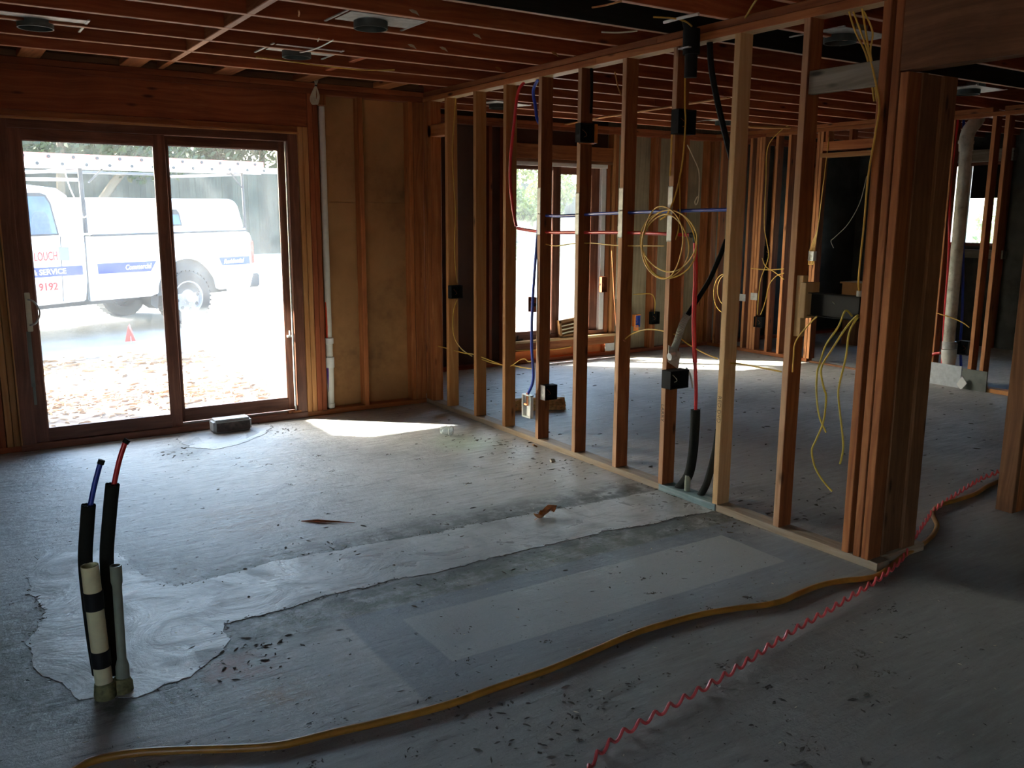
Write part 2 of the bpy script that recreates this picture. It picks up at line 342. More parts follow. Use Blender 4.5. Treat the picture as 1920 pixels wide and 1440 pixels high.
def obj(name, mb, mat, parent=None, smooth=False, kind=None, bevel=0, label=None):
    me = bpy.data.meshes.new(name); me.from_pydata(mb.v, [], mb.f); me.materials.append(M[mat] if isinstance(mat, str) else mat)
    if bevel or smooth:
        bm = bmesh.new(); bm.from_mesh(me)
        if bevel: bmesh.ops.bevel(bm, geom=[e for e in bm.edges if e.calc_face_angle(0) > .6], offset=bevel, segments=2, affect='EDGES', clamp_overlap=True)
        for f in bm.faces: f.smooth = bool(smooth)
        bm.to_mesh(me); bm.free()
    if smooth: me.set_sharp_from_angle(angle=math.radians(35))
    o = bpy.data.objects.new(name, me); place(o, parent)
    if kind: o['kind'] = kind
    if label: o['label'] = label
    return o
def tag(o, label, cat, group=None):
    o['label'] = label; o['category'] = cat
    if group: o['group'] = group
    return o
def thing(name, loc, label, cat, group=None):
    o = bpy.data.objects.new(name, None); o.empty_display_size = .05; o.location = loc; COL.objects.link(o); o['_o'] = [float(c) for c in loc]
    return tag(o, label, cat, group)
def setting(name, loc=(0, 0, 0)):
    o = bpy.data.objects.new(name, None); o.location = loc; COL.objects.link(o); o['_o'] = [float(c) for c in loc]; o['kind'] = 'structure'; return o
_bc = {}
def boardmesh(wd, dp, ln, mat, edge=None):
    k = (round(wd, 3), round(dp, 3), round(ln, 3), mat, edge)
    if k in _bc: return _bc[k]
    c = min(.003, wd*.2, dp*.2); x, y, h = wd/2, dp/2, ln/2
    pr = [(x-c, -y), (x, -y+c), (x, y-c), (x-c, y), (-x+c, y), (-x, y-c), (-x, -y+c), (-x+c, -y)]
    mb = MB().prism(pr, -h, h); me = bpy.data.meshes.new('board'); me.from_pydata(mb.v, [], mb.f); me.materials.append(M[mat]); _bc[k] = me
    if edge:                                           # faces with light painted in as a paler wood: (material, local normals)
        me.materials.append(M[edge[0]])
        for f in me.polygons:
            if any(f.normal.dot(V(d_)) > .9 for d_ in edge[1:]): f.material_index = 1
    return me
def lum(parent, name, a, b, mat='fir', edge=None):
    """board filling the box a..b, grain along its longest side"""
    a = V(a); b = V(b); c = (a+b)/2; d = [abs(b[i]-a[i]) for i in range(3)]; L = d.index(max(d))
    if L == 2: R = Matrix.Identity(3); wd, dp = d[0], d[1]
    elif L == 0: R = Matrix(((0,0,1),(1,0,0),(0,1,0))); wd, dp = d[1], d[2]     # local x->y, y->z, z->x
    else: R = Matrix(((0,1,0),(0,0,1),(1,0,0))); wd, dp = d[2], d[0]            # local x->z, y->x, z->y
    o = bpy.data.objects.new(name, boardmesh(wd, dp, d[L], mat, edge)); place(o, parent); o.matrix_basis = Matrix.Translation(c) @ R.to_4x4(); return o
def slope(parent, name, a, b, wd, dp, mat, up=(0, 0, 1)):
    """board from a to b, width wd along up, thickness dp"""
    a = V(a); b = V(b); z = (b-a).normalized(); x = V(up); x = (x - z*x.dot(z)).normalized(); y = z.cross(x)
    o = bpy.data.objects.new(name, boardmesh(wd, dp, (b-a).length, mat)); place(o, parent)
    o.matrix_basis = Matrix.Translation((a+b)/2) @ Matrix((x, y, z)).transposed().to_4x4(); return o
def smooth_pts(P, k=6):
    P = [V(p) for p in P]; out = []
    for i in range(len(P)-1):
        p0 = P[max(i-1, 0)]; p1 = P[i]; p2 = P[i+1]; p3 = P[min(i+2, len(P)-1)]
        for j in range(k):
            t = j/k; out.append(.5*((2*p1) + (p2-p0)*t + (2*p0-5*p1+4*p2-p3)*t*t + (3*p1-p0-3*p2+p3)*t**3))
    out.append(P[-1]); return out
def cable(pts, r, mat, label, cat='cable', name='electrical_cable', group=None, n=6, k=6):
    o = obj(name, MB().tube(smooth_pts(pts, k), r, n), mat, smooth=True); return tag(o, label, cat, group or {'electrical_cable': 'loose wires along the framing', 'water_pipe': 'red and blue water pipes'}.get(name))
def pts(L, ax, val): return [at(x, y, ax, val) for x, y in L]
def text(parent, body, loc, X, Y, size, mat, name='lettering', align='LEFT', ext=.0015, shear=0, bold=0, sx=1):
    """flat lettering: X reading direction, Y up direction of the letters"""
    c = bpy.data.curves.new(name, 'FONT'); c.body = body; c.size = size; c.extrude = ext; c.align_x = align; c.align_y = 'CENTER'; c.shear = shear; c.offset = bold
    c.resolution_u = 3
    o = bpy.data.objects.new(name, c); c.materials.append(M[mat]); place(o, parent)
    me = o.to_mesh().copy(); me.materials.clear(); me.materials.append(M[mat]); bpy.data.objects.remove(o)
    o = bpy.data.objects.new(name, me); place(o, parent)
    X = V(X).normalized(); Y = V(Y).normalized(); Z = X.cross(Y)
    o.matrix_basis = Matrix.Translation(V(loc)) @ Matrix((X, Y, Z)).transposed().to_4x4() @ Matrix.Diagonal((sx, 1, 1, 1)); return o

XP, XQ, YF, Y2, XR = 3.347, 3.436, 6.43, 7.64, 7.80      # partition faces, far walls, right wall
ZT, ZJ = 2.39, 2.467

# ------------------------------------------------------------------ floor
fl = obj('floor', MB().box((-3, -4, -.15), (10.7, 6.56, 0)).box((3.33, 6.56, -.15), (10.7, 7.78, 0)), 'concrete', kind='structure')
edges = []
def patch(poly, z, jag, seed):
    rnd = random.Random(seed); P = []; s_ = [0.]
    for i, p in enumerate(poly):
        q = poly[(i+1) % len(poly)]; L = math.dist(p, q); k = max(1, int(L/.022))
        for j in range(k):
            t = j/k; nx, ny = (q[1]-p[1])/L, -(q[0]-p[0])/L; s_.append(.75*s_[-1]+rnd.gauss(0, jag)); w_ = s_[-1]
            P.append((p[0]+(q[0]-p[0])*t+nx*w_, p[1]+(q[1]-p[1])*t+ny*w_))
    edges.append(P); return MB().prism(P, -.01, z)
obj('concrete_patch', patch([(.80, 3.22), (1.3, 3.24), (1.9, 3.22), (2.4, 3.24), (3.34, 3.17), (3.34, 3.60), (2.9, 3.61), (2.4, 3.65), (1.8, 3.67), (1.2, 3.72), (.72, 3.66), (.62, 3.9), (.60, 4.2), (.45, 4.40), (.30, 4.42), (.22, 4.1), (.24, 3.7), (.16, 3.45), (.18, 3.15), (.27, 2.93), (.42, 2.85), (.60, 2.88), (.74, 3.0)], .0022, .0055, 3), 'patch', fl)
obj('concrete_patch', patch([(1.33, 5.95), (1.45, 5.82), (1.62, 5.86), (1.85, 6.05), (2.0, 6.3), (1.9, 6.42), (1.5, 6.42), (1.32, 6.25)], .0022, .005, 5), 'patch', fl)

# ------------------------------------------------------------------ partition with open studs
wp = setting('wall_partition', (XP, 4.3, 0))
lum(wp, 'bottom_plate', (XP, 3.60, 0), (XQ, 6.43, .038), 'plate')
lum(wp, 'bottom_plate', (XP-.004, 3.165, 0), (XQ, 3.598, .038), 'pt')
lum(wp, 'bottom_plate', (XP, 2.20, 0), (XQ, 3.162, .038), 'plate')
lum(wp, 'top_plate', (XP, 2.33, ZT), (XQ, 4.26, ZT+.038), 'fir', ('pine_pale', (-1, 0, 0))); lum(wp, 'top_plate', (XP, 4.262, ZT), (XQ, 6.43, ZT+.038), 'fir', ('pine_pale', (-1, 0, 0)))  # underside painted paler for the light it catches
lum(wp, 'top_plate', (XP+.007, .2, ZT+.040), (XQ, 3.75, ZJ), 'fir_dark'); lum(wp, 'top_plate', (XP+.007, 3.752, ZT+.040), (XQ, 6.52, ZJ), 'fir_dark')
SY = [6.08, 5.66, 5.26, 4.842, 4.43, 4.02, 3.612, 3.19, 2.782]
SM = ['pine', 'pine', 'pine', 'fir', 'fir', 'fir', 'fir', 'pine_pale', 'fir']
studs = []
for y, m in zip(SY, SM):
    studs.append(lum(wp, 'stud', (XP, y-.038, .038), (XQ, y, ZT), 'fir_dark' if m == 'fir' else m, SE if m == 'fir' else None))  # darker sides, paler narrow faces: shade and light in the colour
lum(wp, 'stud', (XP+.045, 2.784, .038), (XQ, 2.81, ZT), 'fir')
# posts at the end of the partition
for y0, y1, z1, m in ((2.348, 2.386, ZT, 'fir'), (2.290, 2.326, ZT, 'fir'), (2.246, 2.284, 2.10, 'fir')):
    lum(wp, 'stud', (XP, y0, .038), (XQ, y1, z1), 'fir_dark', ('fir', (-1, 0, 0)))  # door-side face in a brighter wood, painted as lit
for x0, x1, y0, y1, m in ((3.45, 3.488, 2.25, 2.34, 'header'), (3.49, 3.60, 2.262, 2.30, 'header'), (3.602, 3.70, 2.25, 2.288, 'header'), (3.437, 3.53, 2.302, 2.34, 'fir')):
    lum(wp, 'stud', (x0, y0, .038), (x1, y1, 2.105), m)
lum(wp, 'bottom_plate', (3.44, 2.24, 0), (3.76, 2.33, .038), 'plate')
lum(wp, 'header', (XP+.002, .2, 2.107), (XP+.04, 2.288, ZT+.037), 'header'); lum(wp, 'header', (XP+.042, .2, 2.107), (XQ-.002, 2.288, ZT+.037), 'header')
lum(wp, 'blocking', at(1539, 118, 0, XP) + V((.0, -.0, -.0)), V((XQ, 2.386, at(1539, 158, 0, XP).z)), 'weathered') if False else \
    lum(wp, 'blocking', (XP+.012, 2.386, 2.065), (XP+.05, 2.744, 2.165), 'weathered')
lum(wp, 'blocking', (XP, 6.08, 2.125), (XQ, 6.36, 2.213), 'fir')
# corner studs
for x0, x1, y0, y1, m in ((XP, XQ, 6.40, 6.43, 'fir'), (XP, XQ, 6.358, 6.396, 'fir'), (XP, XQ, 6.30, 6.356, 'fir')):
    lum(wp, 'stud', (x0, y0, .038), (x1, y1, ZT), m)
# splice cuts of the plate joint, silver nail plates on the stud edges
nails = []
for i, (ys, zs) in enumerate(((4.842, (1.54, 1.70, 1.41)), (4.43, (1.54, 1.66, 1.42)), (4.02, (1.56, 1.68, 1.41)), (3.612, (1.56, 1.68, 1.40)))):
    for (a, b) in ((zs[0]+.005, zs[1]), (zs[2], zs[0]-.005)):
        mb = MB().box((XP-.0035, ys-.037, a), (XP+.0005, ys-.002, b))
        for q in range(4):
            yy = ys-.034+.0095*q
            mb.box((XP-.003, yy, b-.001), (XP, yy+.004, b+.006)); mb.box((XP-.003, yy, a-.006), (XP, yy+.004, a+.001))
        nails.append(obj('nail_plate', mb, 'steel_dull', wp))
# handwriting on the stud edges
for st, words, ytop, z in ((3.19, 'RED DVD', 3.171, .62), (3.612, 'LARRY', 3.593, .50)):
    text(wp, words, (XP-.001, ytop, z), (0, 0, -1), (0, -1, 0), .034, 'ink', 'handwriting', 'LEFT', .0005, bold=-.0007)
# ------------------------------------------------------------------ far wall of the first room
wf = setting('wall_far', (0, YF, 0))
obj('sheathing', MB().box((-3, YF+.09, 0), (.40, YF+.115, 2.55)).box((2.44, YF+.09, 0), (3.36, YF+.115, 1.62)).box((2.44, YF+.09, 1.624), (3.36, YF+.115, 2.55)).box((2.42, YF+.116, 0), (3.36, YF+.126, 2.56)).box((.40, YF+.09, 2.16), (2.44, YF+.115, 2.55)), 'sheath', wf)
lum(wf, 'bottom_plate', (2.32, YF, 0), (XP, YF+.09, .038), 'fir'); lum(wf, 'bottom_plate', (-3, YF, 0), (.40, YF+.09, .038), 'fir_red')
lum(wf, 'top_plate', (-1.2, YF, ZT), (XQ, YF+.09, ZT+.037), 'fir_red'); lum(wf, 'top_plate', (-1.5, YF, ZT+.038), (2.0, YF+.09, ZJ), 'fir_red'); lum(wf, 'top_plate', (2.0, YF, ZT+.038), (XQ, YF+.09, ZJ), 'fir_red')
lum(wf, 'header', (.30, YF+.004, 2.155), (2.40, YF+.045, ZT), 'fir_red'); lum(wf, 'header', (.30, YF+.047, 2.155), (2.40, YF+.09, ZT), 'fir_red')
lum(wf, 'header_block', (.36, YF-.004, 2.115), (2.32, YF+.05, 2.153), 'fir')
for x0, x1, z1, m in ((2.325, 2.362, 2.153, 'pine'), (2.365, 2.402, 2.153, 'pine'), (2.405, 2.443, ZT, 'fir_red'), (2.445, 2.482, ZT, 'fir_red'),
                      (2.80, 2.838, ZT, 'fir'), (3.22, 3.258, ZT, 'fir'), (3.262, XP, ZT, 'fir'),
                      (.345, .382, 2.153, 'pine'), (.305, .342, 2.153, 'pine'), (.262, .300, ZT, 'fir_red'), (.222, .26, ZT, 'fir_red'), (-.20, -.16, ZT, 'fir'), (-.6, -.562, ZT, 'fir'), (-1.01, -.97, ZT, 'fir')):
    lum(wf, 'stud', (x0, YF, .038 if x0 > 2.3 or x0 < .4 else 0), (x1, YF+.09, z1), m)
# ------------------------------------------------------------------ sliding patio door
d1 = setting('door_1', (1.36, YF, 0))
yA, yB = YF-.01, YF+.10
for a, b, m in (((.385, yA, 0), (.475, yB, 2.10), 'doorwood'), ((2.245, yA, 0), (2.318, yB, 2.10), 'doorwood'), ((.475, yA, 2.045), (2.245, yB, 2.10), 'doorwood')):
    lum(d1, 'frame', a, b, m)
lum(d1, 'sill', (.385, YF-.02, 0), (2.318, YF+.12, .045), 'doorwood'); lum(d1, 'sill_track', (.475, YF+.045, .045), (2.245, YF+.055, .058), 'steel_dull')
lum(d1, 'casing', (.345, YF-.016, 2.098), (2.33, YF-.002, 2.113), 'pine'); lum(d1, 'casing', (.383, YF-.018, 0), (.393, YF-.008, 2.10), 'pine')
for x, m in ((2.225, 'steel_dull'), (2.262, 'fir'), (2.288, 'white')):
    lum(d1, 'jamb_strip', (x, YF-.004, .045), (x+.010, YF+.012, 2.045), m)
def sash(x0, x1, y0, zb, zt, gx0, gx1, gz0, gz1, mat='doorwood', parent=d1, gm='glass', t=.038):
    y1 = y0+t; s = obj('sash', MB().box((gx0, y0+.008, gz0), (gx0+.005, y0+.024, gz1)).box((gx1-.005, y0+.008, gz0), (gx1, y0+.024, gz1)).box((gx0, y0+.008, gz0), (gx1, y0+.024, gz0+.005)).box((gx0, y0+.008, gz1-.005), (gx1, y0+.024, gz1)), mat, parent)
    lum(s, 'stile', (x0, y0, zb), (gx0, y1, zt), mat); lum(s, 'stile', (gx1, y0, zb), (x1, y1, zt), mat)
    lum(s, 'rail', (gx0, y0+.001, zb), (gx1, y1-.001, gz0), mat); lum(s, 'rail', (gx0, y0+.001, gz1), (gx1, y1-.001, zt), mat)
    obj('glass_pane', MB().box((gx0-.005, y0+.014, gz0-.005), (gx1+.005, y0+.018, gz1+.005)), gm, s); return s
s1 = sash(.462, 1.402, YF+.004, .046, 2.045, .55, 1.328, .130, 1.975)
s2 = sash(1.36, 2.25, YF+.055, .06, 2.045, 1.43, 2.195, .150, 1.985)
hx = .50
hd = MB().box((hx-.016, YF-.006, .78), (hx+.016, YF+.005, 1.03)); obj('handle_plate', hd, 'cream', d1, bevel=.003)
obj('handle', MB().tube(smooth_pts([(hx+.002, YF-.006, .985), (hx+.03, YF-.03, .975), (hx+.055, YF-.045, .93), (hx+.055, YF-.045, .88), (hx+.03, YF-.03, .835), (hx, YF-.006, .82)]), .006), 'steel', d1, smooth=True)
obj('tape_strip', MB().box((.475, YF-.001, .42), (.500, YF+.004, .78)).box((.482, YF-.001, .30), (.498, YF+.004, .45)), 'greywall', d1)
obj('latch', MB().box((2.20, YF+.03, .62), (2.235, YF+.05, .635)).box((2.214, YF+.03, .62), (2.22, YF+.05, .67)), 'white', d1)
obj('stop_block', MB().box((2.17, YF-.012, .045), (2.27, YF+.02, .062)), 'fir', d1)

# ------------------------------------------------------------------ second room: jog wall, far wall, window
wj = setting('wall_jog', (XP, 7.1, 0))
obj('sheathing', MB().box((3.325, YF+.115, 0), (3.35, 7.76, 2.6)), 'tar_brown', wj)
for y in (6.60, 7.0, 7.4): lum(wj, 'stud', (3.352, y, .038), (3.44, y+.038, ZT), 'fir_red')
lum(wj, 'top_plate', (3.352, YF+.1, ZT), (3.44, 7.64, ZJ), 'fir_red')
w2 = setting('wall_far_alcove', (5.6, Y2, 0))
WX0, WX1 = 4.93, 6.26
obj('sheathing', MB().box((3.35, Y2+.09, 0), (4.35, Y2+.115, 2.6)), 'tar_brown', w2)
obj('sheathing', MB().box((4.352, Y2+.09, 0), (WX0, Y2+.115, 2.6)).box((WX0, Y2+.09, 2.065), (WX1, Y2+.115, 2.6)), 'tar_brown', w2)
obj('sheathing', MB().box((WX0, Y2+.09, 0), (WX1, Y2+.115, .2)), 'sheath', w2)
obj('sheathing', MB().box((WX1, Y2+.09, 0), (8.2, Y2+.115, 2.6)), 'sheath_pale', w2)
obj('sheathing', MB().box((8.202, Y2+.09, 0), (10.7, Y2+.115, 2.6)), 'tar', w2)
lum(w2, 'bottom_plate', (3.44, Y2, 0), (10.6, Y2+.09, .038), 'fir_red')
lum(w2, 'top_plate', (3.44, Y2, ZT), (6.2, Y2+.09, ZT+.037), 'fir_red'); lum(w2, 'top_plate', (6.2, Y2, ZT), (10.6, Y2+.09, ZT+.037), 'fir_red'); lum(w2, 'top_plate', (3.44, Y2, ZT+.038), (10.6, Y2+.09, ZJ), 'fir_red')
for x, wd, m in ((3.46, .038, 'fir'), (3.9, .038, 'fir_red'), (4.30, .038, 'fir_red'), (4.70, .038, 'fir_red'), (4.88, .038, 'fir_red'),
              (6.27, .038, 'pine'), (6.31, .038, 'fir'), (6.54, .04, 'pine'), (6.87, .038, 'fir'), (6.91, .038, 'fir'), (7.32, .06, 'fir'), (7.68, .04, 'fir'), (7.78, .09, 'fir'), (8.3, .038, 'fir_red'), (8.9, .038, 'fir'), (9.6, .038, 'fir')):
    lum(w2, 'stud', (x, Y2, .038), (x+wd, Y2+.09, ZT), m)
lum(w2, 'header_block', (4.92, Y2+.01, 2.071), (6.27, Y2+.088, 2.099), 'header'); lum(w2, 'header', (4.9, Y2+.004, 2.10), (6.31, Y2+.05, 2.245), 'fir')
wn = setting('window_1', (5.6, Y2, .25))
yy = Y2+.02
for a, b, m in (((WX0, yy, .25), (WX0+.05, Y2+.12, 2.07), 'doorwood'), ((WX1-.05, yy, .25), (WX1, Y2+.12, 2.07), 'fir'), ((WX0+.05, yy, 2.03), (WX1-.05, Y2+.12, 2.07), 'white'),
                ((WX0+.05, yy, .25), (WX1-.05, Y2+.12, .29), 'doorwood')):
    lum(wn, 'frame', a, b, m)
sash(WX0+.05, 5.60, Y2+.03, .29, 2.03, WX0+.09, 5.50, .33, 1.995, 'doorwood', wn, 'glass2', .03)
sash(5.54, 6.14, Y2+.065, .29, 2.03, 5.585, 6.03, .33, 1.96, 'doorwood', wn, 'glass2', .03)
lum(wn, 'mullion_strip', (5.455, Y2+.012, .29), (5.475, Y2+.028, 2.03), 'white')
lum(wn, 'jamb_liner', (6.145, Y2+.03, .29), (6.205, Y2+.12, 2.03), 'white')
lum(wn, 'sill_board', (4.92, Y2-.05, .222), (6.42, Y2+.07, .247), 'pine_pale'); lum(wn, 'sill_apron', (4.92, Y2-.02, .135), (6.33, Y2+.018, .221), 'fir')
lum(w2, 'cripple_block', (5.86, Y2, .04), (5.90, Y2+.088, .134), 'fir'); lum(w2, 'cripple_block', (6.22, Y2+.001, .04), (6.262, Y2+.088, .22), 'fir')
# ------------------------------------------------------------------ right wall of the second room, bath beyond
wr = setting('wall_right', (XR, 5, 0))
lum(wr, 'bottom_plate', (XR, 6.17, 0), (XR+.09, 7.64, .038), 'fir'); lum(wr, 'bottom_plate', (XR, 3.55, 0), (XR+.09, 4.30, .038), 'pine')
lum(wr, 'top_plate', (XR, 3.2, ZT), (XR+.09, 6.9, ZT+.037), 'fir'); lum(wr, 'top_plate', (XR, 6.9, ZT), (XR+.09, 7.64, ZT+.037), 'fir_red')
lum(wr, 'top_plate', (XR, 4.4, ZT+.038), (XR+.09, 7.64, ZJ), 'fir'); lum(wr, 'top_plate', (XR, 2.0, ZT+.038), (XR+.09, 4.30, ZJ), 'fir')
for y, m in ((7.52, 'fir_red'), (7.08, 'fir'), (6.985, 'fir'), (6.945, 'fir'), (6.905, 'fir'), (6.72, 'fir_red'), (6.55, 'fir'), (6.18, 'fir'), (6.14, 'pine'), (5.44, 'fir'), (5.40, 'fir'),
             (4.79, 'fir'), (4.73, 'fir'), (4.36, 'fir'), (4.25, 'fir'), (3.86, 'fir'), (3.5, 'fir'), (3.1, 'fir')):
    lum(wr, 'stud', (XR, y, .038 if not 4.3 < y < 4.9 else .10), (XR+.09, y+.038, ZT), 'fir_dark', ('fir_edge2', (-1, 0, 0)))  # room-side edges painted orange for the sun bounce
lum(wr, 'header', (XR, 5.44, 2.20), (XR+.09, 6.14, 2.288), 'fir'); lum(wr, 'header_board', (XR-.012, 5.44, 2.13), (XR+.09, 6.16, 2.175), 'pine')
for y in (6.08, 5.80, 5.5): lum(wr, 'cripple', (XR, y, 2.289), (XR+.09, y+.038, ZT), 'fir')
lum(wr, 'threshold', (XR, 5.46, 0), (XR+.03, 6.13, .018), 'header')
we = setting('wall_right_outer', (10.6, 3, 0))
EW = 10.6
wa = at(1793, 330, 0, EW); wb = at(1850, 462, 0, EW)
by0, by1, bz0, bz1 = min(wa.y, wb.y)-.15, max(wa.y, wb.y)+.05, wb.z, wa.z+.15
obj('sheathing', MB().box((EW, -4, 0), (EW+.03, by0, 2.96)).box((EW, by1, 0), (EW+.03, 7.78, 2.96)).box((EW, by0, 0), (EW+.03, by1, bz0)).box((EW, by0, bz1), (EW+.03, by1, 2.96)), 'tar', we)
for y in [.4+.406*i for i in range(18)]:
    if not by0-.05 < y < by1+.01: lum(we, 'stud', (EW-.09, y, 0), (EW, y+.038, ZJ), 'fir_red')
lum(we, 'header', (EW-.09, by0-.1, bz1), (EW, by1+.1, bz1+.14), 'weathered'); lum(we, 'sill_plate', (EW-.09, by0-.1, bz0-.14), (EW, by1+.1, bz0-.04), 'weathered')
wb_ = setting('window_2', (EW, 5, 1.3))
for a, b in (((EW-.02, by0, bz0), (EW+.03, by0+.04, bz1)), ((EW-.02, by1-.04, bz0), (EW+.03, by1, bz1)), ((EW-.02, by0+.04, bz0), (EW+.03, by1-.04, bz0+.04)), ((EW-.02, by0+.04, bz1-.04), (EW+.03, by1-.04, bz1))):
    lum(wb_, 'frame', a, b, 'doorwood')
ym = (by0+by1)/2
lum(wb_, 'mullion', (EW-.01, ym+.08, bz0+.04), (EW+.02, ym+.12, bz1-.04), 'white'); obj('glass_pane', MB().box((EW+.008, by0+.04, bz0+.04), (EW+.012, by1-.04, bz1-.04)), 'glass2', wb_)
obj('valance', MB().box((EW-.05, by0+.04, bz1-.42), (EW-.035, ym+.05, bz1-.04)), 'black', wb_)
# bath side wall (grey board) seen through the studs
wg = setting('wall_bath', (9, 4, 0))
obj('grey_board', MB().box((XR+.09, 3.30, .0), (EW-.09, 3.33, ZJ)), 'greywall', wg)
obj('grey_board', MB().box((XR+.5, 4.06, .0), (XR+.53, 4.95, .0+.001)), 'greywall', wg) if False else None
wall_l = obj('wall_left', MB().box((-3.1, -4, -.1), (-3, -2.7, 2.96)).box((-3.1, -2.7, -.1), (-3, -.9, .9)).box((-3.1, -2.7, 2.0), (-3, -.9, 2.96)).box((-3.1, -.9, -.1), (-3, 6.56, 2.96)), 'tar_brown', kind='structure')  # window opening is added, out of view, to let in fill light
# back wall behind the viewer
bw = MB().box((-3.1, -4.1, -.1), (-2.2, -4, 2.96)).box((-2.2, -4.1, -.1), (-1.2, -4, 2.96)).box((-1.2, -4.1, -.1), (10.7, -4, 2.96))
obj('wall_back', bw, 'tar_brown', kind='structure')
# post of the opening at right
wo = setting('wall_opening', (4.66, 2.3, 0))
lum(wo, 'stud', (4.645, 2.30, 0), (4.684, 2.39, ZJ), 'header'); lum(wo, 'stud', (4.686, 2.30, 0), (4.724, 2.39, ZJ), 'fir')
lum(wo, 'stud', (4.726, 2.30, 0), (4.764, 2.39, ZJ), 'fir')

# ------------------------------------------------------------------ ceiling: joists, blocking, deck
ce = setting('ceiling', (3, 3, ZJ))
JY = [-3.3+.405*i for i in range(13)]
JY = [y for y in JY if y < 2.0] + [2.02, 2.43, 2.835, 3.24, 3.66, 4.075, 4.462, 4.85, 5.235, 5.64, 6.045, 6.45, 6.86, 7.27]
for y in JY:
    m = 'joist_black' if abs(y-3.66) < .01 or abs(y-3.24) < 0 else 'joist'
    x0 = -3 if y < 6.3 else 3.36
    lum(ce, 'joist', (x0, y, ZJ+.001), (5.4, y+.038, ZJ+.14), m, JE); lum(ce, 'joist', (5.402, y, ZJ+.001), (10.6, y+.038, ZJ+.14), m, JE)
JB = [y for y in JY if 3.2 < y < 6.3]
for a, b in zip(JB, JB[1:]):
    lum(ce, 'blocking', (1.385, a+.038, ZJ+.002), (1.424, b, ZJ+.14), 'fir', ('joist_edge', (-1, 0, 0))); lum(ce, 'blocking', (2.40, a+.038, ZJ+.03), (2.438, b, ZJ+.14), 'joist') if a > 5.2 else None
lum(ce, 'blocking', (1.385, 6.085, ZJ+.002), (1.424, 6.43, ZJ+.14), 'fir')
for px_, w_ in ((62, .13), (262, .13), (445, .13), (602, .13), (760, .12)):
    p = at(px_, 95 + (px_-62)*.085, 2, ZJ)
    lum(ce, 'lookout', (p.x-.065, 6.085, ZJ+.002), (p.x+.065, 6.46, ZJ+.04), 'fir')
lum(ce, 'ledger', (-3, YF+.004, ZJ+.001), (3.36, YF+.04, ZJ+.045), 'header')
slope(ce, 'brace', at(1112, 223, 2, ZJ-.011), at(1366, 183, 2, ZJ-.011), .012, .045, 'pine')
slope(ce, 'brace', at(1035, 238, 2, ZJ-.011), at(1110, 224, 2, ZJ-.011), .012, .045, 'pine')
slope(ce, 'brace', at(1404, 238, 2, ZJ-.013), at(1480, 240, 2, ZJ-.013), .02, .06, 'pine')
rf = MB().box((-3.3, -4.6, 2.95), (3.33, 8.2, 3.0)).box((3.33, -4.6, 2.95), (11.2, 8.75, 3.0)).box((-3.3, 8.16, 2.50), (3.33, 8.2, 2.95)).box((3.33, 8.71, 2.50), (11.2, 8.75, 2.95)).box((-3.3, -4.6, 2.5), (-3.25, 8.2, 2.95)).box((11.15, -4.6, 2.5), (11.2, 8.75, 2.95)).box((-3.3, -4.6, 2.5), (11.2, -4.55, 2.95)).box((-3.3, 6.545, 2.52), (3.33, 8.16, 2.54)).box((3.33, 7.76, 2.52), (11.15, 8.71, 2.54)).box((3.28, 8.16, 2.5), (3.33, 8.75, 2.95))
obj('roof', rf, 'tar', kind='structure')
for x in (-2.2, -1.0, .2, 1.0, 2.2, 3.9, 5.1, 6.3, 7.5, 8.7): lum(ce, 'rafter', (x, -4.4, 2.80), (x+.038, 7.7, 2.94), 'tar' if False else 'joist_black')
# left wing of the house outside (shades the yard)
lw = obj('wall_wing', MB().box((-4.2, 6.6, -.1), (-1.1, 9.6, 2.4)).box((-4.3, 6.56, 2.40), (-.6, 9.7, 2.46)), 'white', kind='structure')

# ------------------------------------------------------------------ recessed light frames in the ceiling
def can(cx, cy_, label, z=ZJ+.012, rot=0, tilt=0):
    t = thing('recessed_light_frame', (cx, cy_, z), label, 'light fixture', 'recessed light frames between the joists')
    R = Matrix.Translation((cx, cy_, z)) @ Matrix.Rotation(rot, 4, 'Z')
    obj('mounting_plate', MB().box((-.17, -.16, .002), (.23, .05, .005), R), 'steel_dull', t)
    obj('ring', MB().lathe([(.085, .02), (.085, -.034), (.079, -.034), (.079, .02)], 28, R), 'darksteel', t, smooth=True)
    obj('cap', MB().lathe([(.001, .012), (.08, .012)], 28, R), 'darksteel', t)
    for x in (-.20, .22): obj('hanger_bar', MB().box((x, -.175, .0), (x+.012, .175, .006), R), 'steel', t)
    obj('junction_box', MB().box((.10, -.02, .022), (.2, .1, .075), R), 'steel_dull', t)
    return t
for px_, py_, lab in ((66, 45, 'round recessed light frame near the left end of the ceiling, above the sliding door'),
                (695, 46, 'round recessed light frame with a wide black-edged ring, halfway along the ceiling'),
                (556, 101, 'round recessed light frame beside the hanging bundle of white wire'),):
    p = at(px_, py_, 2, ZJ+.0); yy_ = min(JY, key=lambda q: abs(q+.02-p.y-.2)); can(p.x, p.y, lab)
can(at(1590, 70, 2, ZJ).x, at(1590, 70, 2, ZJ).y+.05, 'dark recessed light frame behind the yellow wires near the end post')
can(at(1370, 236, 2, ZJ).x-.3, 6.66, 'small recessed light frame at the far corner of the second room ceiling')
can(at(935, 199, 2, ZJ).x, at(935, 199, 2, ZJ).y, 'small recessed light frame seen between the third and fourth studs', rot=.2)
can(at(1815, 172, 2, ZJ).x, at(1815, 172, 2, ZJ).y, 'dark recessed light frame beyond the wide header beam')

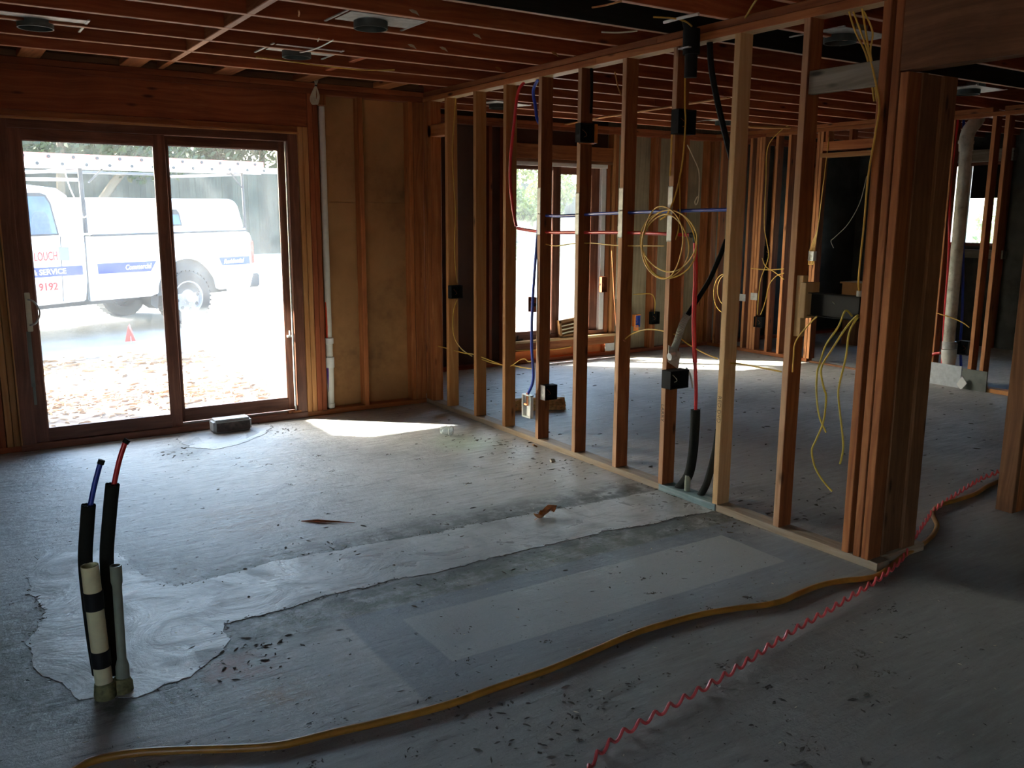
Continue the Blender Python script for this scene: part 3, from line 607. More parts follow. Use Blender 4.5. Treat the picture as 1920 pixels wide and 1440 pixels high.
# ------------------------------------------------------------------ electrical boxes
def ebox(c, size, label, mat='darksteel', open_ax=1, cat='electrical box', flange=False, group='electrical boxes on the studs', name='electrical_box', knock=True):
    """sheet-metal box with an open front; c centre; open_ax 0 = open toward -X, 1 = toward -Y"""
    sx, sy, sz = size; t = .0025; c = V(c); a = c-V((sx, sy, sz))/2; b = c+V((sx, sy, sz))/2
    o = thing(name, (c.x, c.y, a.z), label, cat, group)
    mb = MB()
    if open_ax == 1:
        mb.box(a, (a.x+t, b.y, b.z)).box((b.x-t, a.y, a.z), b).box(a, (b.x, b.y, a.z+t)).box((a.x, a.y, b.z-t), b).box((a.x, b.y-t, a.z), b)
        mb.box((a.x+t, a.y, a.z+t), (a.x+.012, a.y+t, a.z+.012)).box((b.x-.012, a.y, b.z-.012), (b.x-t, a.y+t, b.z-t))
    else:
        mb.box(a, (b.x, a.y+t, b.z)).box((a.x, b.y-t, a.z), b).box(a, (b.x, b.y, a.z+t)).box((a.x, a.y, b.z-t), b).box((b.x-t, a.y, a.z), b)
        mb.box((a.x, a.y+t, a.z+t), (a.x+t, a.y+.012, a.z+.012)).box((a.x, b.y-.012, b.z-.012), (a.x+t, b.y-t, b.z-t))
    obj('box_body', mb, mat, o)
    if knock:
        R = Matrix.Translation((a.x-.0005, c.y, c.z)) @ Matrix.Rotation(-math.pi/2, 4, 'Y') if open_ax == 1 else Matrix.Translation((c.x, a.y-.0005, c.z)) @ Matrix.Rotation(math.pi/2, 4, 'X')
        obj('knockout', MB().lathe([(.001, .001), (.011, .001), (.012, 0)], 14, R), 'black', o)
    obj('wires', MB().tube(smooth_pts([c+V((-.01, .01, .02)), c+V((.0, -.01, 0)), c+V((.012, 0, -.015)), c+V((.004, .01, -.022))]), .002, 5), 'copper' if knock else 'cream', o, smooth=True)
    return o
def xb(px, py, val=XP+.045): return at(px, py, 1, val)
# on the studs of the partition (the faces toward the viewer are at Y = stud - .038)
p = at(853, 547, 1, 6.02); ebox((p.x, 6.012, p.z), (.10, .055, .10), 'black square box on the stud nearest the far wall, wire entering top and bottom', 'black')
p = at(1026, 735, 1, 4.78); b4 = ebox((p.x+.01, 4.775, p.z), (.10, .055, .10), 'black square box low on a stud, beside the white outlet box', 'black')
obj('side_plate', MB().box((p.x-.0415, 4.748, p.z-.05), (p.x-.040, 4.802, p.z+.05)), 'steel_dull', b4, label='bare metal side')
p = at(1104, 250, 1, 4.36); ob = ebox((p.x-.03, 4.36, p.z), (.105, .05, .11), 'dark octagonal box with a red-orange bracket high on a stud', 'black')
obj('bracket', MB().box((p.x+.025, 4.35, p.z-.055), (p.x+.06, 4.392, p.z+.055)).box((p.x-.06, 4.38, p.z-.06), (p.x+.06, 4.392, p.z-.056)), 'orange', ob)
p = at(1283, 229, 1, 3.54); ebox((p.x, 3.545, p.z), (.125, .055, .125), 'black square box high on a stud, behind the strands of the yellow coil', 'black')
# box hung on flexible conduit
p = at(1266, 710, 1, 3.53)
hb = ebox((p.x, 3.53, p.z), (.135, .07, .10), 'black metal box hung from grey flexible conduit at knee height', 'black', knock=False)
q = at(1268, 667, 1, 3.50)
obj('bracket_plate', MB().prism([(-.045, .06), (.045, .015), (.03, -.075), (-.045, -.03)], 0, .003, Matrix.Translation((q.x-.01, 3.505, q.z)) @ Matrix.Rotation(math.pi/2, 4, 'X')), 'steel', hb)
obj('conduit_clamp', MB().tube([(q.x-.06, 3.49, q.z-.0), (q.x-.02, 3.49, q.z+.003)], .020, 12), 'steel', hb, smooth=True)
obj('hanger_strap', MB().tube(smooth_pts([at(1287, 690, 1, 3.53), at(1293, 700, 1, 3.5), at(1297, 715, 1, 3.5), at(1299, 728, 1, 3.5)]), [.006]*18+[.001], 6), 'steel_dull', hb, smooth=True)
fx = smooth_pts(pts([(1262, 668), (1264, 655), (1270, 638), (1279, 610), (1290, 588)], 1, 3.52), 12)
mbf = MB()
for i in range(len(fx)-1): mbf.tube([fx[i], fx[i].lerp(fx[i+1], .5), fx[i+1]], [.017, .021, .017], 10, False)
tag(obj('flexible_conduit', mbf, 'flex', smooth=True), 'ribbed grey flexible metal conduit slanting up from the hanging black box', 'conduit')
cable(pts([(1290, 590), (1297, 578), (1312, 555), (1330, 525), (1350, 480), (1362, 450)], 1, 3.50), .014, 'black', 'thick black cable slanting up from the ribbed conduit behind the pale stud', name='power_cable')
cable([at(1372, 300, 1, 3.45), at(1358, 245, 1, 3.45), at(1345, 190, 1, 3.42), at(1334, 130, 1, 3.4), V((XP+.045, 3.40, ZT-.002))], .016, 'black', 'thick black cable dropping from the top plate next to the pale stud', name='power_cable')
ab = thing('vent_pipe_elbow', (XP-.03, 3.44, ZT-.2), 'black plastic pipe clump bent over the top plate of the partition', 'pipe')
obj('pipe', MB().tube(smooth_pts([(XP-.02, 3.46, ZT-.17), (XP-.025, 3.455, ZT-.05), (XP-.03, 3.46, ZT+.05), (XP-.02, 3.50, ZT+.13), (XP+.05, 3.58, ZT+.2)]), .033, 12), 'black', ab, smooth=True)
obj('collar', MB().tube([(XP-.025, 3.455, ZT-.06), (XP-.028, 3.457, ZT+.06)], .043, 14), 'black', ab, smooth=True)
obj('strap', MB().box((XP-.075, 3.425, ZT-.035), (XP-.022, 3.50, ZT-.028)), 'steel', ab)
# white plastic outlet box with brass valve, blue pipe above
p = at(992, 760, 0, XP-.03)
ov = thing('valve_box', (XP-.03, p.y, p.z-.07), 'white plastic valve box hanging at the end of the blue pipe', 'valve box')
bx = MB().box((XP-.034, p.y-.045, p.z-.075), (XP-.026, p.y+.045, p.z+.07))
for a, b in (((XP-.055, p.y-.052, p.z-.082), (XP-.03, p.y-.045, p.z+.077)), ((XP-.055, p.y+.045, p.z-.082), (XP-.03, p.y+.052, p.z+.077)), ((XP-.055, p.y-.052, p.z-.082), (XP-.03, p.y+.052, p.z-.075)), ((XP-.055, p.y-.052, p.z+.07), (XP-.03, p.y+.052, p.z+.077))): bx.box(a, b)
obj('box_body', bx, 'white', ov)
obj('valve', MB().tube([(XP-.045, p.y, p.z+.09), (XP-.045, p.y, p.z+.0)], .008, 10).tube([(XP-.055, p.y-.018, p.z+.01), (XP-.055, p.y+.018, p.z+.01)], .008, 10), 'copper', ov, smooth=True)
cable([V((XP-.04, p.y, p.z+.08)), at(1000, 710, 0, XP-.03), at(997, 650, 0, XP-.03), at(998, 580, 0, XP-.02), at(1003, 500, 0, XP-.01), V(at(1008, 440, 0, XP+.02)), V((XP+.05, 4.90, 1.56))], .0095, 'bluepex', 'blue water pipe running down to the white valve box', 'pipe', 'water_pipe', k=8, n=10)
p = at(997, 571, 0, XP-.01); ebox((XP-.005, p.y, p.z), (.03, .055, .10), 'narrow reddish-brown box on the stud edge behind the blue pipe', 'fir_red', open_ax=0)
# long four-gang box between last stud and the post, with blocks
qa = at(1507, 573, 0, XP+.004); qb = at(1611, 573, 0, XP+.004); zt_ = at(1550, 552, 0, XP+.004).z; zb2 = at(1550, 596, 0, XP+.004).z
bk = thing('stud_block', (XP+.02, 2.70, 1.0), 'pale wooden block standing against the last full stud, left of the long black box', 'wood block', None)
a = at(1476, 615, 1, 2.742); b = at(1492, 500, 1, 2.742); lum(bk, 'block', (XP+.012, 2.704, .98), (XP+.05, 2.742, 1.262), 'pine_pale')
bk2 = thing('stud_block', (XP+.07, 2.68, 1.0), 'short pale wooden block with a knot holding the left end of the long black box', 'wood block', None)
ba = at(1498, 560, 0, XP-.012); lum(bk2, 'block', (XP-.012, ba.y-.036, zb2-.012), (XP+.085, ba.y, zt_+.045), 'pine_pale')
lb = ebox((XP+.036, (qa.y+qb.y)/2, (zt_+zb2)/2), (.065, qa.y-qb.y, zt_-zb2), 'long black multi-gang box between the last stud and the end post, yellow wires hanging out', 'black', open_ax=0, knock=False)
obj('inner_panel', MB().box((XP+.03, qb.y+.004, zb2+.004), (XP+.034, qa.y-.004, zt_-.004)), 'tape', lb)
obj('connector', MB().tube([(XP+.04, qb.y+.03, zt_), (XP+.04, qb.y+.03, zt_+.025)], .012, 10), 'steel_dull', lb, smooth=True)
Yc = lambda L: [at(x, y, 0, XP-.005) for x, y in L]
cable([V((XP+.03, qb.y+.05, 1.10))]+Yc([(1585, 583), (1572, 612), (1548, 648), (1537, 682), (1532, 700), (1531, 740), (1536, 780), (1549, 811)]), .0045, 'yellowgreen', 'yellow wire out of the long black box, cut off highest of the three dangling ones', name='electrical_cable', n=8)
cable([V((XP+.03, qb.y+.02, 1.10))]+Yc([(1607, 592), (1588, 612), (1560, 655), (1540, 690), (1544, 725), (1549, 745), (1544, 790), (1530, 825), (1522, 845), (1528, 875), (1542, 900), (1560, 921)]), .0045, 'yellowgreen', 'yellow wire out of the long black box, hanging lowest with a kinked end', name='electrical_cable', n=8)
cable([V((XP+.03, qb.y+.01, 1.10))]+Yc([(1606, 598), (1592, 625), (1586, 670), (1574, 720), (1572, 745), (1578, 800), (1581, 840), (1575, 870)]), .0045, 'yellowgreen', 'yellow wire out of the right end of the long black box, close to the post', name='electrical_cable', n=8)
cable(Yc([(1532, 593), (1515, 610), (1492, 640), (1488, 670), (1486, 698)]), .004, 'yellow', 'yellow wire curling from under the long black box down the last stud')
cable([V((XP+.04, qb.y+.03, zt_+.02))]+Yc([(1610, 520), (1620, 420), (1628, 330), (1643, 240), (1648, 190)])+[V((XP+.02, 2.45, 2.2)), V((XP+.045, 2.52, ZT))], .0045, 'yellow', 'yellow wire running down beside the end post into the long black box')
for i, (x0, x1) in enumerate(((1592, 1625), (1600, 1630), (1620, 1634))):
    cable([at(x0, 22, 0, XP+.045), at(x0+12+i*2, 60, 0, XP+.04), at(x1-2, 100, 0, XP+.055), at(x1+8, 145, 0, XP+.06), at(x1+14, 190, 0, XP+.06)], .0042, 'yellow', ('left strand of', 'middle strand of', 'straighter right strand of')[i]+' the yellow wires passing behind the grey block at the post')

# ------------------------------------------------------------------ pipes through the studs
zr = 1.455; zb_ = 1.53
rp = [at(x, y, 0, XP+.045) for x, y in ((970, 428), (1000, 433), (1040, 436), (1100, 436), (1160, 436), (1230, 438), (1300, 441))]
cable(rp, .0095, 'redpex', 'red water pipe threaded level through the studs', 'pipe', 'water_pipe', n=10)
bp_ = [at(x, y, 0, XP+.045) for x, y in ((1011, 403), (1040, 405), (1075, 404), (1120, 401), (1200, 398), (1290, 395), (1372, 393))]
cable(bp_, .0095, 'bluepex', 'blue water pipe threaded level through the studs', 'pipe', 'water_pipe', n=10)
cable([V((XP+.05, 5.08, ZT))]+[at(x, y, 0, XP+.02) for x, y in ((971, 175), (963, 240), (957, 300), (957, 350), (963, 400), (968, 424))], .0105, 'redpex', 'red water pipe bowing down from the top plate in front of a stud', 'pipe', 'water_pipe', n=10, k=8)
cable([V((XP+.05, 4.92, ZT)), at(1000, 170, 0, XP+.07), at(1004, 200, 0, XP+.08), at(1008, 225, 0, XP+.085), V((XP+.078, 4.866, 2.03)), V((XP+.07, 4.866, 1.8))], .0105, 'bluepex', 'short blue water pipe leaning down from the top plate behind a stud', 'pipe', 'water_pipe', n=10, k=8)
el = thing('pipe_elbow', rp[-1], 'black elbow joining the level red pipe to the hanging red pipe', 'pipe fitting')
obj('elbow', MB().tube(smooth_pts([rp[-1]-V((0, -.02, 0)), rp[-1], rp[-1]-V((0, .015, .01)), rp[-1]-V((0, .017, .04))]), .014, 10), 'black', el, smooth=True)
vx = rp[-1]-V((0, .017, 0))
cable([vx-V((0, 0, .03)), at(1304, 520, 0, XP+.045), at(1301, 600, 0, XP+.045), at(1303, 680, 0, XP+.045)], .0125, 'redpex', 'red water pipe hanging straight down from the black elbow', 'pipe', 'water_pipe', n=12)
cable([at(1303, 676, 0, XP+.045), at(1305, 730, 0, XP+.045), at(1304, 780, 0, XP+.045)], .0095, 'redpex', 'thinner dark red pipe going into the black foam sleeve', 'pipe', 'water_pipe', n=12)
def sleeve(P, r, label):
    o = thing('pipe_sleeve', P[-1], label, 'pipe insulation'); P = smooth_pts(P, 8)
    obj('foam_tube', MB().tube(P, r, 18, False).tube(P, r*.55, 18, False), 'foam', o, smooth=True)
    d = (P[0]-P[1]).normalized(); e = d.orthogonal().normalized(); f = d.cross(e); mb = MB(); n = 18
    mb.add([P[0]+(e*math.cos(2*math.pi*j/n)+f*math.sin(2*math.pi*j/n))*rr for rr in (r, r*.55) for j in range(n)], [(j, (j+1) % n, (j+1) % n+n, j+n) for j in range(n)])
    obj('cut_end', mb, 'foam', o); return o
b0 = V((XP+.05, 3.49, .03))
sleeve([at(1304, 768, 0, XP+.045), at(1303, 800, 0, XP+.045), at(1299, 850, 0, XP+.05), at(1291, 890, 0, XP+.05), b0], .026, 'black foam sleeve curving up out of the bottom plate around a red pipe')
sleeve([V((XP+.062, 3.225, .42)), V((XP+.060, 3.24, .30)), V((XP+.057, 3.285, .12)), V((XP+.055, 3.33, .03))], .019, 'dark foam sleeve leaning behind the foot of the pale stud')
gp = thing('pipe_stub', (XP+.04, 3.41, .0), 'short grey plastic pipe stub standing in the bottom plate', 'pipe')
obj('pipe', MB().lathe([(.0165, .0), (.0165, .128), (.0125, .128), (.0125, .02)], 18, Matrix.Translation((XP+.04, 3.415, .0))), 'pvc_grey', gp, smooth=True)
# white drain pipe by the door
px0, pz = 2.53, YF+.045
dp = thing('drain_pipe', (px0, pz, .04), 'tall white plastic drain pipe with couplings beside the sliding door', 'pipe')
prof = [(.001, .04), (.026, .04), (.030, .045), (.030, .075), (.026, .08), (.026, .36), (.036, .362), (.036, .40), (.033, .402), (.033, .408), (.036, .41), (.036, .44), (.028, .442), (.028, .545), (.035, .548), (.035, .592), (.0245, .595), (.0245, 2.31)]
def zsplit(a, b): return [(r, z) for r, z in prof if a <= z <= b]
obj('pipe', MB().lathe(zsplit(.594, 2.4), 20, Matrix.Translation((px0, pz, 0))), 'pvc', dp, smooth=True)
obj('coupling', MB().lathe([(.028, .442), (.036, .442), (.036, .41), (.036, .361), (.026, .36)], 20, Matrix.Translation((px0, pz, 0))), 'white', dp, smooth=True)
obj('coupling', MB().lathe([(.0245, .595), (.035, .592), (.035, .548), (.028, .545)], 20, Matrix.Translation((px0, pz, 0))), 'white', dp, smooth=True)
obj('pipe', MB().lathe([(.028, .545), (.028, .442)], 20, Matrix.Translation((px0, pz, 0))), 'pvc', dp, smooth=True)
obj('pipe', MB().lathe([(.001, .04), (.026, .04), (.030, .045), (.030, .075), (.026, .08), (.031, .36)], 20, Matrix.Translation((px0, pz, 0))), 'pvc', dp, smooth=True)
def smear(zs, a0, a1, r, mat):
    mb = MB(); n = 6; vs_ = []
    for z, wd in zs:
        for j in range(n):
            a = a0+(a1-a0)*(.5+(j/(n-1)-.5)*wd); rr = r(z) if callable(r) else r
            vs_.append((px0+rr*math.cos(a), pz+rr*math.sin(a), z))
    mb.add(vs_, [(i*n+j, i*n+j+1, (i+1)*n+j+1, (i+1)*n+j) for i in range(len(zs)-1) for j in range(n-1)]); return obj('paint_smear', mb, mat, dp)
smear([(.595, .9), (.68, 1), (.80, .9), (.87, .5)], math.radians(178), math.radians(232), .0252, 'redpaint')
smear([(.36, 1), (.30, .9), (.24, .5), (.17, .2)], math.radians(195), math.radians(232), lambda z: .0265+.0052*(z-.08)/.28, 'purple')
# hanging bundle of white wire in front of the top plate
wc = thing('wire_bundle', (2.42, YF-.05, 2.17), 'bundle of white wire tied and hanging from the ceiling above the drain pipe', 'wire')
def fc(x, y): return at(x, y, 1, YF-.06)
obj('hanging_wire', MB().tube(smooth_pts([at(598, 72, 2, ZJ), fc(591, 92), fc(590, 120), fc(591, 160)]), .004, 6), 'cream', wc, smooth=True)
mbw = MB()
for i in range(6):
    a = (i-2.5)*2.1
    mbw.tube(smooth_pts([fc(592, 160), fc(589+a*.6, 172), fc(587+a*1.0, 185), fc(590+a*.9, 195), fc(594+a*.5, 193), fc(597+a*.3, 180), fc(593, 162)]), .0035, 5)
    if i < 2: mbw.tube(smooth_pts([fc(592, 160), fc(589+i*5, 148), fc(590+i*6, 137), fc(596, 135), fc(597, 146), fc(593, 160)]), .003, 5)
obj('wire_loops', mbw, 'cream', wc, smooth=True); obj('tie', MB().tube([fc(590.5, 160), fc(594.5, 161)], .006, 8), 'black', wc, smooth=True)
tag(obj('wood_scrap', MB().box((2.46, YF-.012, 2.315), (2.545, YF+.03, ZT-.002)), 'fir'), 'small splintered orange block where the drain pipe meets the top plate', 'wood scrap')
cable([at(x, y, 2, ZJ-.006) for x, y in ((480, 107), (530, 113), (600, 123), (680, 131), (740, 131))], .004, 'yellow', 'yellow wire sagging along a joist left of the hanging bundle')
cable([at(x, y, 2, ZJ-.004) for x, y in ((548, 100), (575, 96), (600, 88), (625, 75))], .004, 'white', 'white wire looping from the recessed frame to the next joist')
# torn strips under the joists
for i, (L, m, lab) in enumerate((([(1128, 60), (1160, 61), (1195, 58)], 'cream', 'pale frayed strip under the joist just before the top plate'),
                     ([(1245, 42), (1275, 34), (1310, 26)], 'white', 'bright pale strip hanging between the last two joists'),
                     ([(1225, 32), (1260, 34), (1285, 40), (1297, 49)], 'yellow', 'curled yellowish strip beside the bright pale strip'),
                     ([(1418, 0), (1408, 15), (1396, 36)], 'yellowgreen', 'pale wire end dangling over the top plate'),
                     ([(1110, 14), (1135, 10), (1165, 2)], 'pine', 'splinter of wood hanging at the top of the frame'),
                     ([(560, 20), (561, 26), (560, 30)], 'pine', 'tiny splinter under a joist right of the blocking'))):
    P = [at(x, y, 2, ZJ-.012) for x, y in L]
    tag(obj('torn_strip', MB().tube(smooth_pts(P), .0045 if i != 1 else .008, 5), m, smooth=True), lab, 'debris')

for x, y, yf in ((777, 22, 4.075), (895, 67, 4.462), (773, 86, 4.85), (832, 91, 4.85), (430, 12, 4.85), (935, 128, 5.235), (1040, 100, 4.462)):
    p = at(x, y, 1, yf-.001); q = MB().prism([(-.03, .006), (-.012, -.006), (.005, -.008), (.026, -.016), (.01, .004), (-.01, .009)], 0, .003, Matrix.Translation(p) @ Matrix.Rotation(math.pi/2, 4, 'X'))
    obj('torn_scrap', q, 'cream' if x < 900 else 'pine', ce)
# ------------------------------------------------------------------ yellow cables of the partition
A = lambda L, dx=0.: [at(x, y, 0, XP+dx) for x, y in L]
cable([V((XP+.05, 6.02, ZT))]+[at(x, y, 1, 6.03) for x, y in ((854, 190), (849, 260), (848, 290), (851, 350), (854, 400), (852, 470), (857, 530))], .004, 'yellow', 'yellow wire running down the stud nearest the far wall to its black box')
cable([at(x, y, 1, 6.02) for x, y in ((857, 562), (851, 580), (849, 610), (853, 635), (866, 655), (885, 668))], .004, 'yellow', 'yellow wire looping down from the black box nearest the far wall')
cable(A(((809, 646), (838, 653), (870, 662), (890, 665), (930, 680), (945, 685), (958, 686), (975, 675), (984, 673), (991, 678), (1000, 676)), .045), .004, 'yellow', 'upper yellow wire running low through the first studs')
cable(A(((890, 668), (915, 678), (940, 684), (960, 685), (985, 690), (1003, 692)), .05), .004, 'yellow', 'lower yellow wire running low through the first studs')
cable(A(((1020, 457), (1042, 461), (1075, 457), (1110, 456), (1152, 460), (1200, 461), (1245, 461)), .045), .0035, 'yellow', 'thin yellow wire threaded through the studs just below the red pipe')
cable(A(((1166, 641), (1185, 626), (1212, 618), (1240, 620), (1265, 627), (1290, 645), (1320, 662), (1345, 672)), .045), .004, 'yellow', 'yellow wire arching through the studs at shin height, left of the pale stud')
cable(A(((1353, 681), (1385, 682), (1430, 690), (1465, 697)), .045), .004, 'yellow', 'yellow wire arching through the studs at shin height, right of the pale stud')
cable([at(x, y, 0, XP+.03) for x, y in ((1172, 640), (1158, 625), (1152, 560), (1150, 520), (1147, 470))], .0035, 'copper', 'thin brown wire on the side of a stud below the nail plates')
# big coil
wcoil = thing('cable_coil', at(1255, 460, 0, XP-.02), 'big loose coil of yellow wire hung on the stud with the hanging black box', 'cable coil')
cc_ = at(1250, 459, 0, XP-.03)
mbc = MB()
for i, (px_, py_, rx, ry, ph) in enumerate(((1253, 458, 52, 64, 0), (1248, 462, 42, 60, .5), (1255, 452, 50, 58, 1.0), (1242, 455, 38, 68, 1.6))):
    P = []
    for j in range(40):
        a = ph+2*math.pi*j/38; P.append(at(px_+rx*math.cos(a)+2*math.sin(3*a+i), py_+ry*math.sin(a), 0, XP-.012-.006*i))
    mbc.tube(P, .0038, 6)
obj('wire_loops', mbc, 'yellow', wcoil, smooth=True)
obj('upper_strands', MB().tube(smooth_pts([V((XP+.02, 3.545, ZT))]+A(((1284, 190), (1285, 230), (1280, 300), (1268, 360), (1252, 400), (1238, 412)), -.008)), .0045, 6).tube(smooth_pts(A(((1260, 240), (1258, 300), (1256, 330)), -.006)), .0045, 6).tube(smooth_pts(A(((1274, 330), (1275, 390), (1272, 430), (1266, 450)), .03)), .0035, 6), 'yellow', wcoil, smooth=True)
cable([at(x, y, 0, XP+.3) for x, y in ((1289, 272), (1300, 295), (1310, 320), (1311, 350), (1309, 375), (1305, 384), (1303, 378), (1308, 368))], .0035, 'cream', 'pale wire ending in a small hook behind the box stud')
cable([V((XP+.05, 4.36, 2.13)), V((XP+.06, 4.37, 2.25)), V((XP+.06, 4.38, ZT))], .009, 'black', 'black cable dropping to the dark octagonal box', name='power_cable')
cable(A(((1153, 135), (1158, 160), (1165, 180)), .045), .004, 'pine', 'short pale wire hanging from the top plate left of a stud')

# ------------------------------------------------------------------ boxes and wires of the second room
def rb(px, py, val=XR-.02): return at(px, py, 0, val)
def fb(px, py, val=Y2-.02): return at(px, py, 1, val)
p = fb(1131, 533, Y2-.01); ebox((p.x-.01, Y2-.02, p.z), (.075, .05, .17), 'dark narrow box on the framing right of the far window', 'fir_red')
p = fb(1148, 520); tag(obj('cut_panel', MB().box((6.37, Y2+.05, .62), (6.50, Y2+.062, 1.42)).box((6.44, Y2+.04, .70), (6.53, Y2+.05, 1.38)), 'cream'), 'pale narrow panel pieces standing in the wall right of the far window', 'panel')
p = fb(1194, 602); ebox((p.x, Y2-.02, p.z), (.07, .04, .13), 'orange box with blue inside low on the far wall', 'bluebox')
tag(obj('box_cover', MB().box((p.x-.05, Y2-.03, p.z-.11), (p.x+.02, Y2-.018, p.z-.05)).box((p.x-.052, Y2-.042, p.z-.06), (p.x-.036, Y2+0, p.z+.07)).box((p.x-.052, Y2-.042, p.z+.066), (p.x+.04, Y2+0, p.z+.075)), 'orange'), 'orange plastic cover around the blue box', 'box cover')
p = at(1227, 596, 1, Y2-.03); ebox((p.x, Y2-.03, p.z), (.12, .05, .14), 'black octagonal box low on the far wall, yellow wire bending into its top', 'black')
cable([fb(x, y) for x, y in ((1188, 552), (1205, 551), (1222, 552), (1228, 565), (1227, 588))], .005, 'yellow', 'yellow wire bending over into the black octagonal box')
for i, (dx, r) in enumerate(((0, 1), (3, .78))):
    P = [rb(1358+dx+20*r*math.cos(a), 550+36*r*math.sin(a)-6*i, XR-.9) for a in [math.pi*.45+math.pi*2*j/24 for j in range(14)]]
    cable(P, .004, 'yellow', ('outer', 'inner')[i]+' loop of the thin yellow coil behind the pale stud')
p = rb(1421, 604); ebox((XR-.0, p.y, p.z), (.05, .12, .12), 'black box low on the right-hand wall with two yellow wires running up from it', 'black', open_ax=0)
p = rb(1435, 475); ebox((XR+.02, p.y, p.z), (.05, .07, .16), 'narrow black box at chest height on the right-hand wall', 'black', open_ax=0)
cable([rb(x, y) for x, y in ((1487, 232), (1470, 240), (1447, 262), (1438, 285), (1436, 340), (1433, 420), (1438, 455), (1441, 480), (1433, 505), (1426, 525), (1422, 560), (1420, 590))], .005, 'yellow', 'long yellow wire running down the right-hand wall past both black boxes')
cable([rb(x, y) for x, y in ((1470, 512), (1455, 518), (1442, 535), (1435, 565), (1426, 590))], .005, 'yellow', 'yellow wire curving left into the low black box of the right-hand wall')
cable([rb(x, y) for x, y in ((1408, 503), (1440, 506), (1470, 504))], .005, 'yellow', 'straight yellow wire crossing the right-hand wall studs')
cable([rb(x, y) for x, y in ((1429, 484), (1436, 500), (1452, 510), (1470, 524))], .005, 'yellow', 'yellow wire slanting down across the straight one')
for x0, x1, y in ((1384, 1396, 558), (1405, 1418, 556)):
    a = rb(x0, y+6); b = rb(x1, y-6); tag(obj('nail_plate', MB().box((XR-.004, min(a.y, b.y), a.z), (XR-.001, max(a.y, b.y), b.z)), 'steel_dull'), ('small silver nail plate on the single stud of the right-hand wall', 'square silver nail plate across the doubled studs of the right-hand wall')[x0 > 1400], 'nail plate')
p = rb(1520, 480, XR-.03)
wbx = ebox((XR-.025, p.y, p.z), (.05, .10, .10), 'white plastic box with yellow wires above and below on the doorway stud', 'white', open_ax=0, knock=False)
for i in range(4):
    obj('wire', MB().tube(smooth_pts([V((XR-.02, p.y+.03-.02*i, p.z+.05)), V((XR-.02, p.y-.01-.012*i, p.z+.16)), V((XR-.012, p.y-.055, p.z+.32)), V((XR-.008, p.y-.085, p.z+.8)), V((XR-.008, p.y-.11, p.z+1.2))]), .005, 5).tube(smooth_pts([V((XR-.02, p.y+.03-.02*i, p.z-.05)), V((XR-.03, p.y+.02-.02*i, p.z-.08)), V((XR-.03, p.y+.035-.02*i, p.z-.09))]), .005, 5), 'yellow', wbx, smooth=True)
cable([at(x, y, 0, XR+1.2) for x, y in ((1625, 330), (1612, 380), (1590, 420), (1565, 445), (1558, 452), (1563, 465))], .004, 'cream', 'thin pale wire hanging in the dark doorway')
bxx = thing('cardboard_box', at(1600, 560, 0, 9.3), 'pale carton dimly seen through the doorway above the long black box', 'carton')
p = at(1597, 545, 0, 9.3); obj('carton', MB().box((9.3, p.y-.18, p.z-.3), (9.6, p.y+.14, p.z+.08)), 'sheath', bxx); obj('flap', MB().box((9.28, p.y-.2, p.z+.08), (9.62, p.y+.16, p.z+.10)), 'sheath', bxx)
obj('support', MB().box((9.32, p.y-.15, 0), (9.58, p.y+.11, p.z-.3)), 'header', bxx)
# grey curb boards, vent stack and pipes at the bath wall
cu = thing('curb_board', (XR-.02, 4.6, 0), 'wide grey backer board piece at the foot of the vent stack', 'board')
obj('panel', MB().box((XR-.02, 4.44, 0), (XR-.006, 5.05, .20)), 'tubwhite', cu)
cu2 = thing('curb_board', (XR-.02, 4.35, 0), 'small square grey backer board piece right of the wide one', 'board')
obj('panel', MB().box((XR-.02, 4.20, 0), (XR-.006, 4.43, .185)), 'greywall', cu2)
p = at(1802, 722, 0, XR-.06)
tag(obj('tile_scrap', MB().prism([(-.05, 0), (0, .065), (.045, .02), (.0, -.06)], 0, .01, Matrix.Translation((XR-.05, p.y, .06)) @ Matrix.Rotation(-math.pi/2, 4, 'Y') @ Matrix.Rotation(math.pi/2, 4, 'Z')), 'white'), 'small white tile scrap leaning on the grey boards', 'tile scrap')
XS = XR+.045
vt = thing('vent_stack', (XS, 4.63, .2), 'thick dirty white vent stack with an elbow at the top in the bath wall', 'pipe')
base = at(1781, 690, 0, XS); top = at(1815, 262, 0, XS); e1 = at(1829, 238, 0, XS)
obj('pipe', MB().tube([at(1779, 640, 0, XS), at(1812, 275, 0, XS)], .052, 20), 'pvc_dirty', vt, smooth=True)
obj('hub', MB().tube([V((at(1779, 640, 0, XS).x, at(1779, 640, 0, XS).y+.004, .03)), at(1778, 688, 0, XS), at(1779, 668, 0, XS), at(1779.5, 655, 0, XS)], [.052, .052, .066, .066], 20), 'pvc', vt, smooth=True)
obj('clamp', MB().tube([at(1779, 654, 0, XS), at(1780, 640, 0, XS)], .060, 20), 'steel', vt, smooth=True)
obj('elbow', MB().tube(smooth_pts([at(1811, 283, 0, XS), at(1812, 262, 0, XS), at(1817, 245, 0, XS+.02), at(1826, 233, 0, XS+.06), at(1834, 222, 0, XS+.12)]), .060, 20), 'pvc_dirty', vt, smooth=True)
obj('elbow_rim', MB().tube([at(1811, 270, 0, XS), at(1812, 264, 0, XS)], .066, 20), 'pvc_dirty', vt, smooth=True)
B_ = lambda L, dx=.045: [at(x, y, 0, XR+dx) for x, y in L]
cable(B_([(1797, 217), (1790, 270), (1782, 340), (1780, 400), (1779, 480), (1772, 580), (1766, 690)], .02), .012, 'redpex', 'long red pipe rising beside the vent stack', 'pipe', 'water_pipe', n=10)
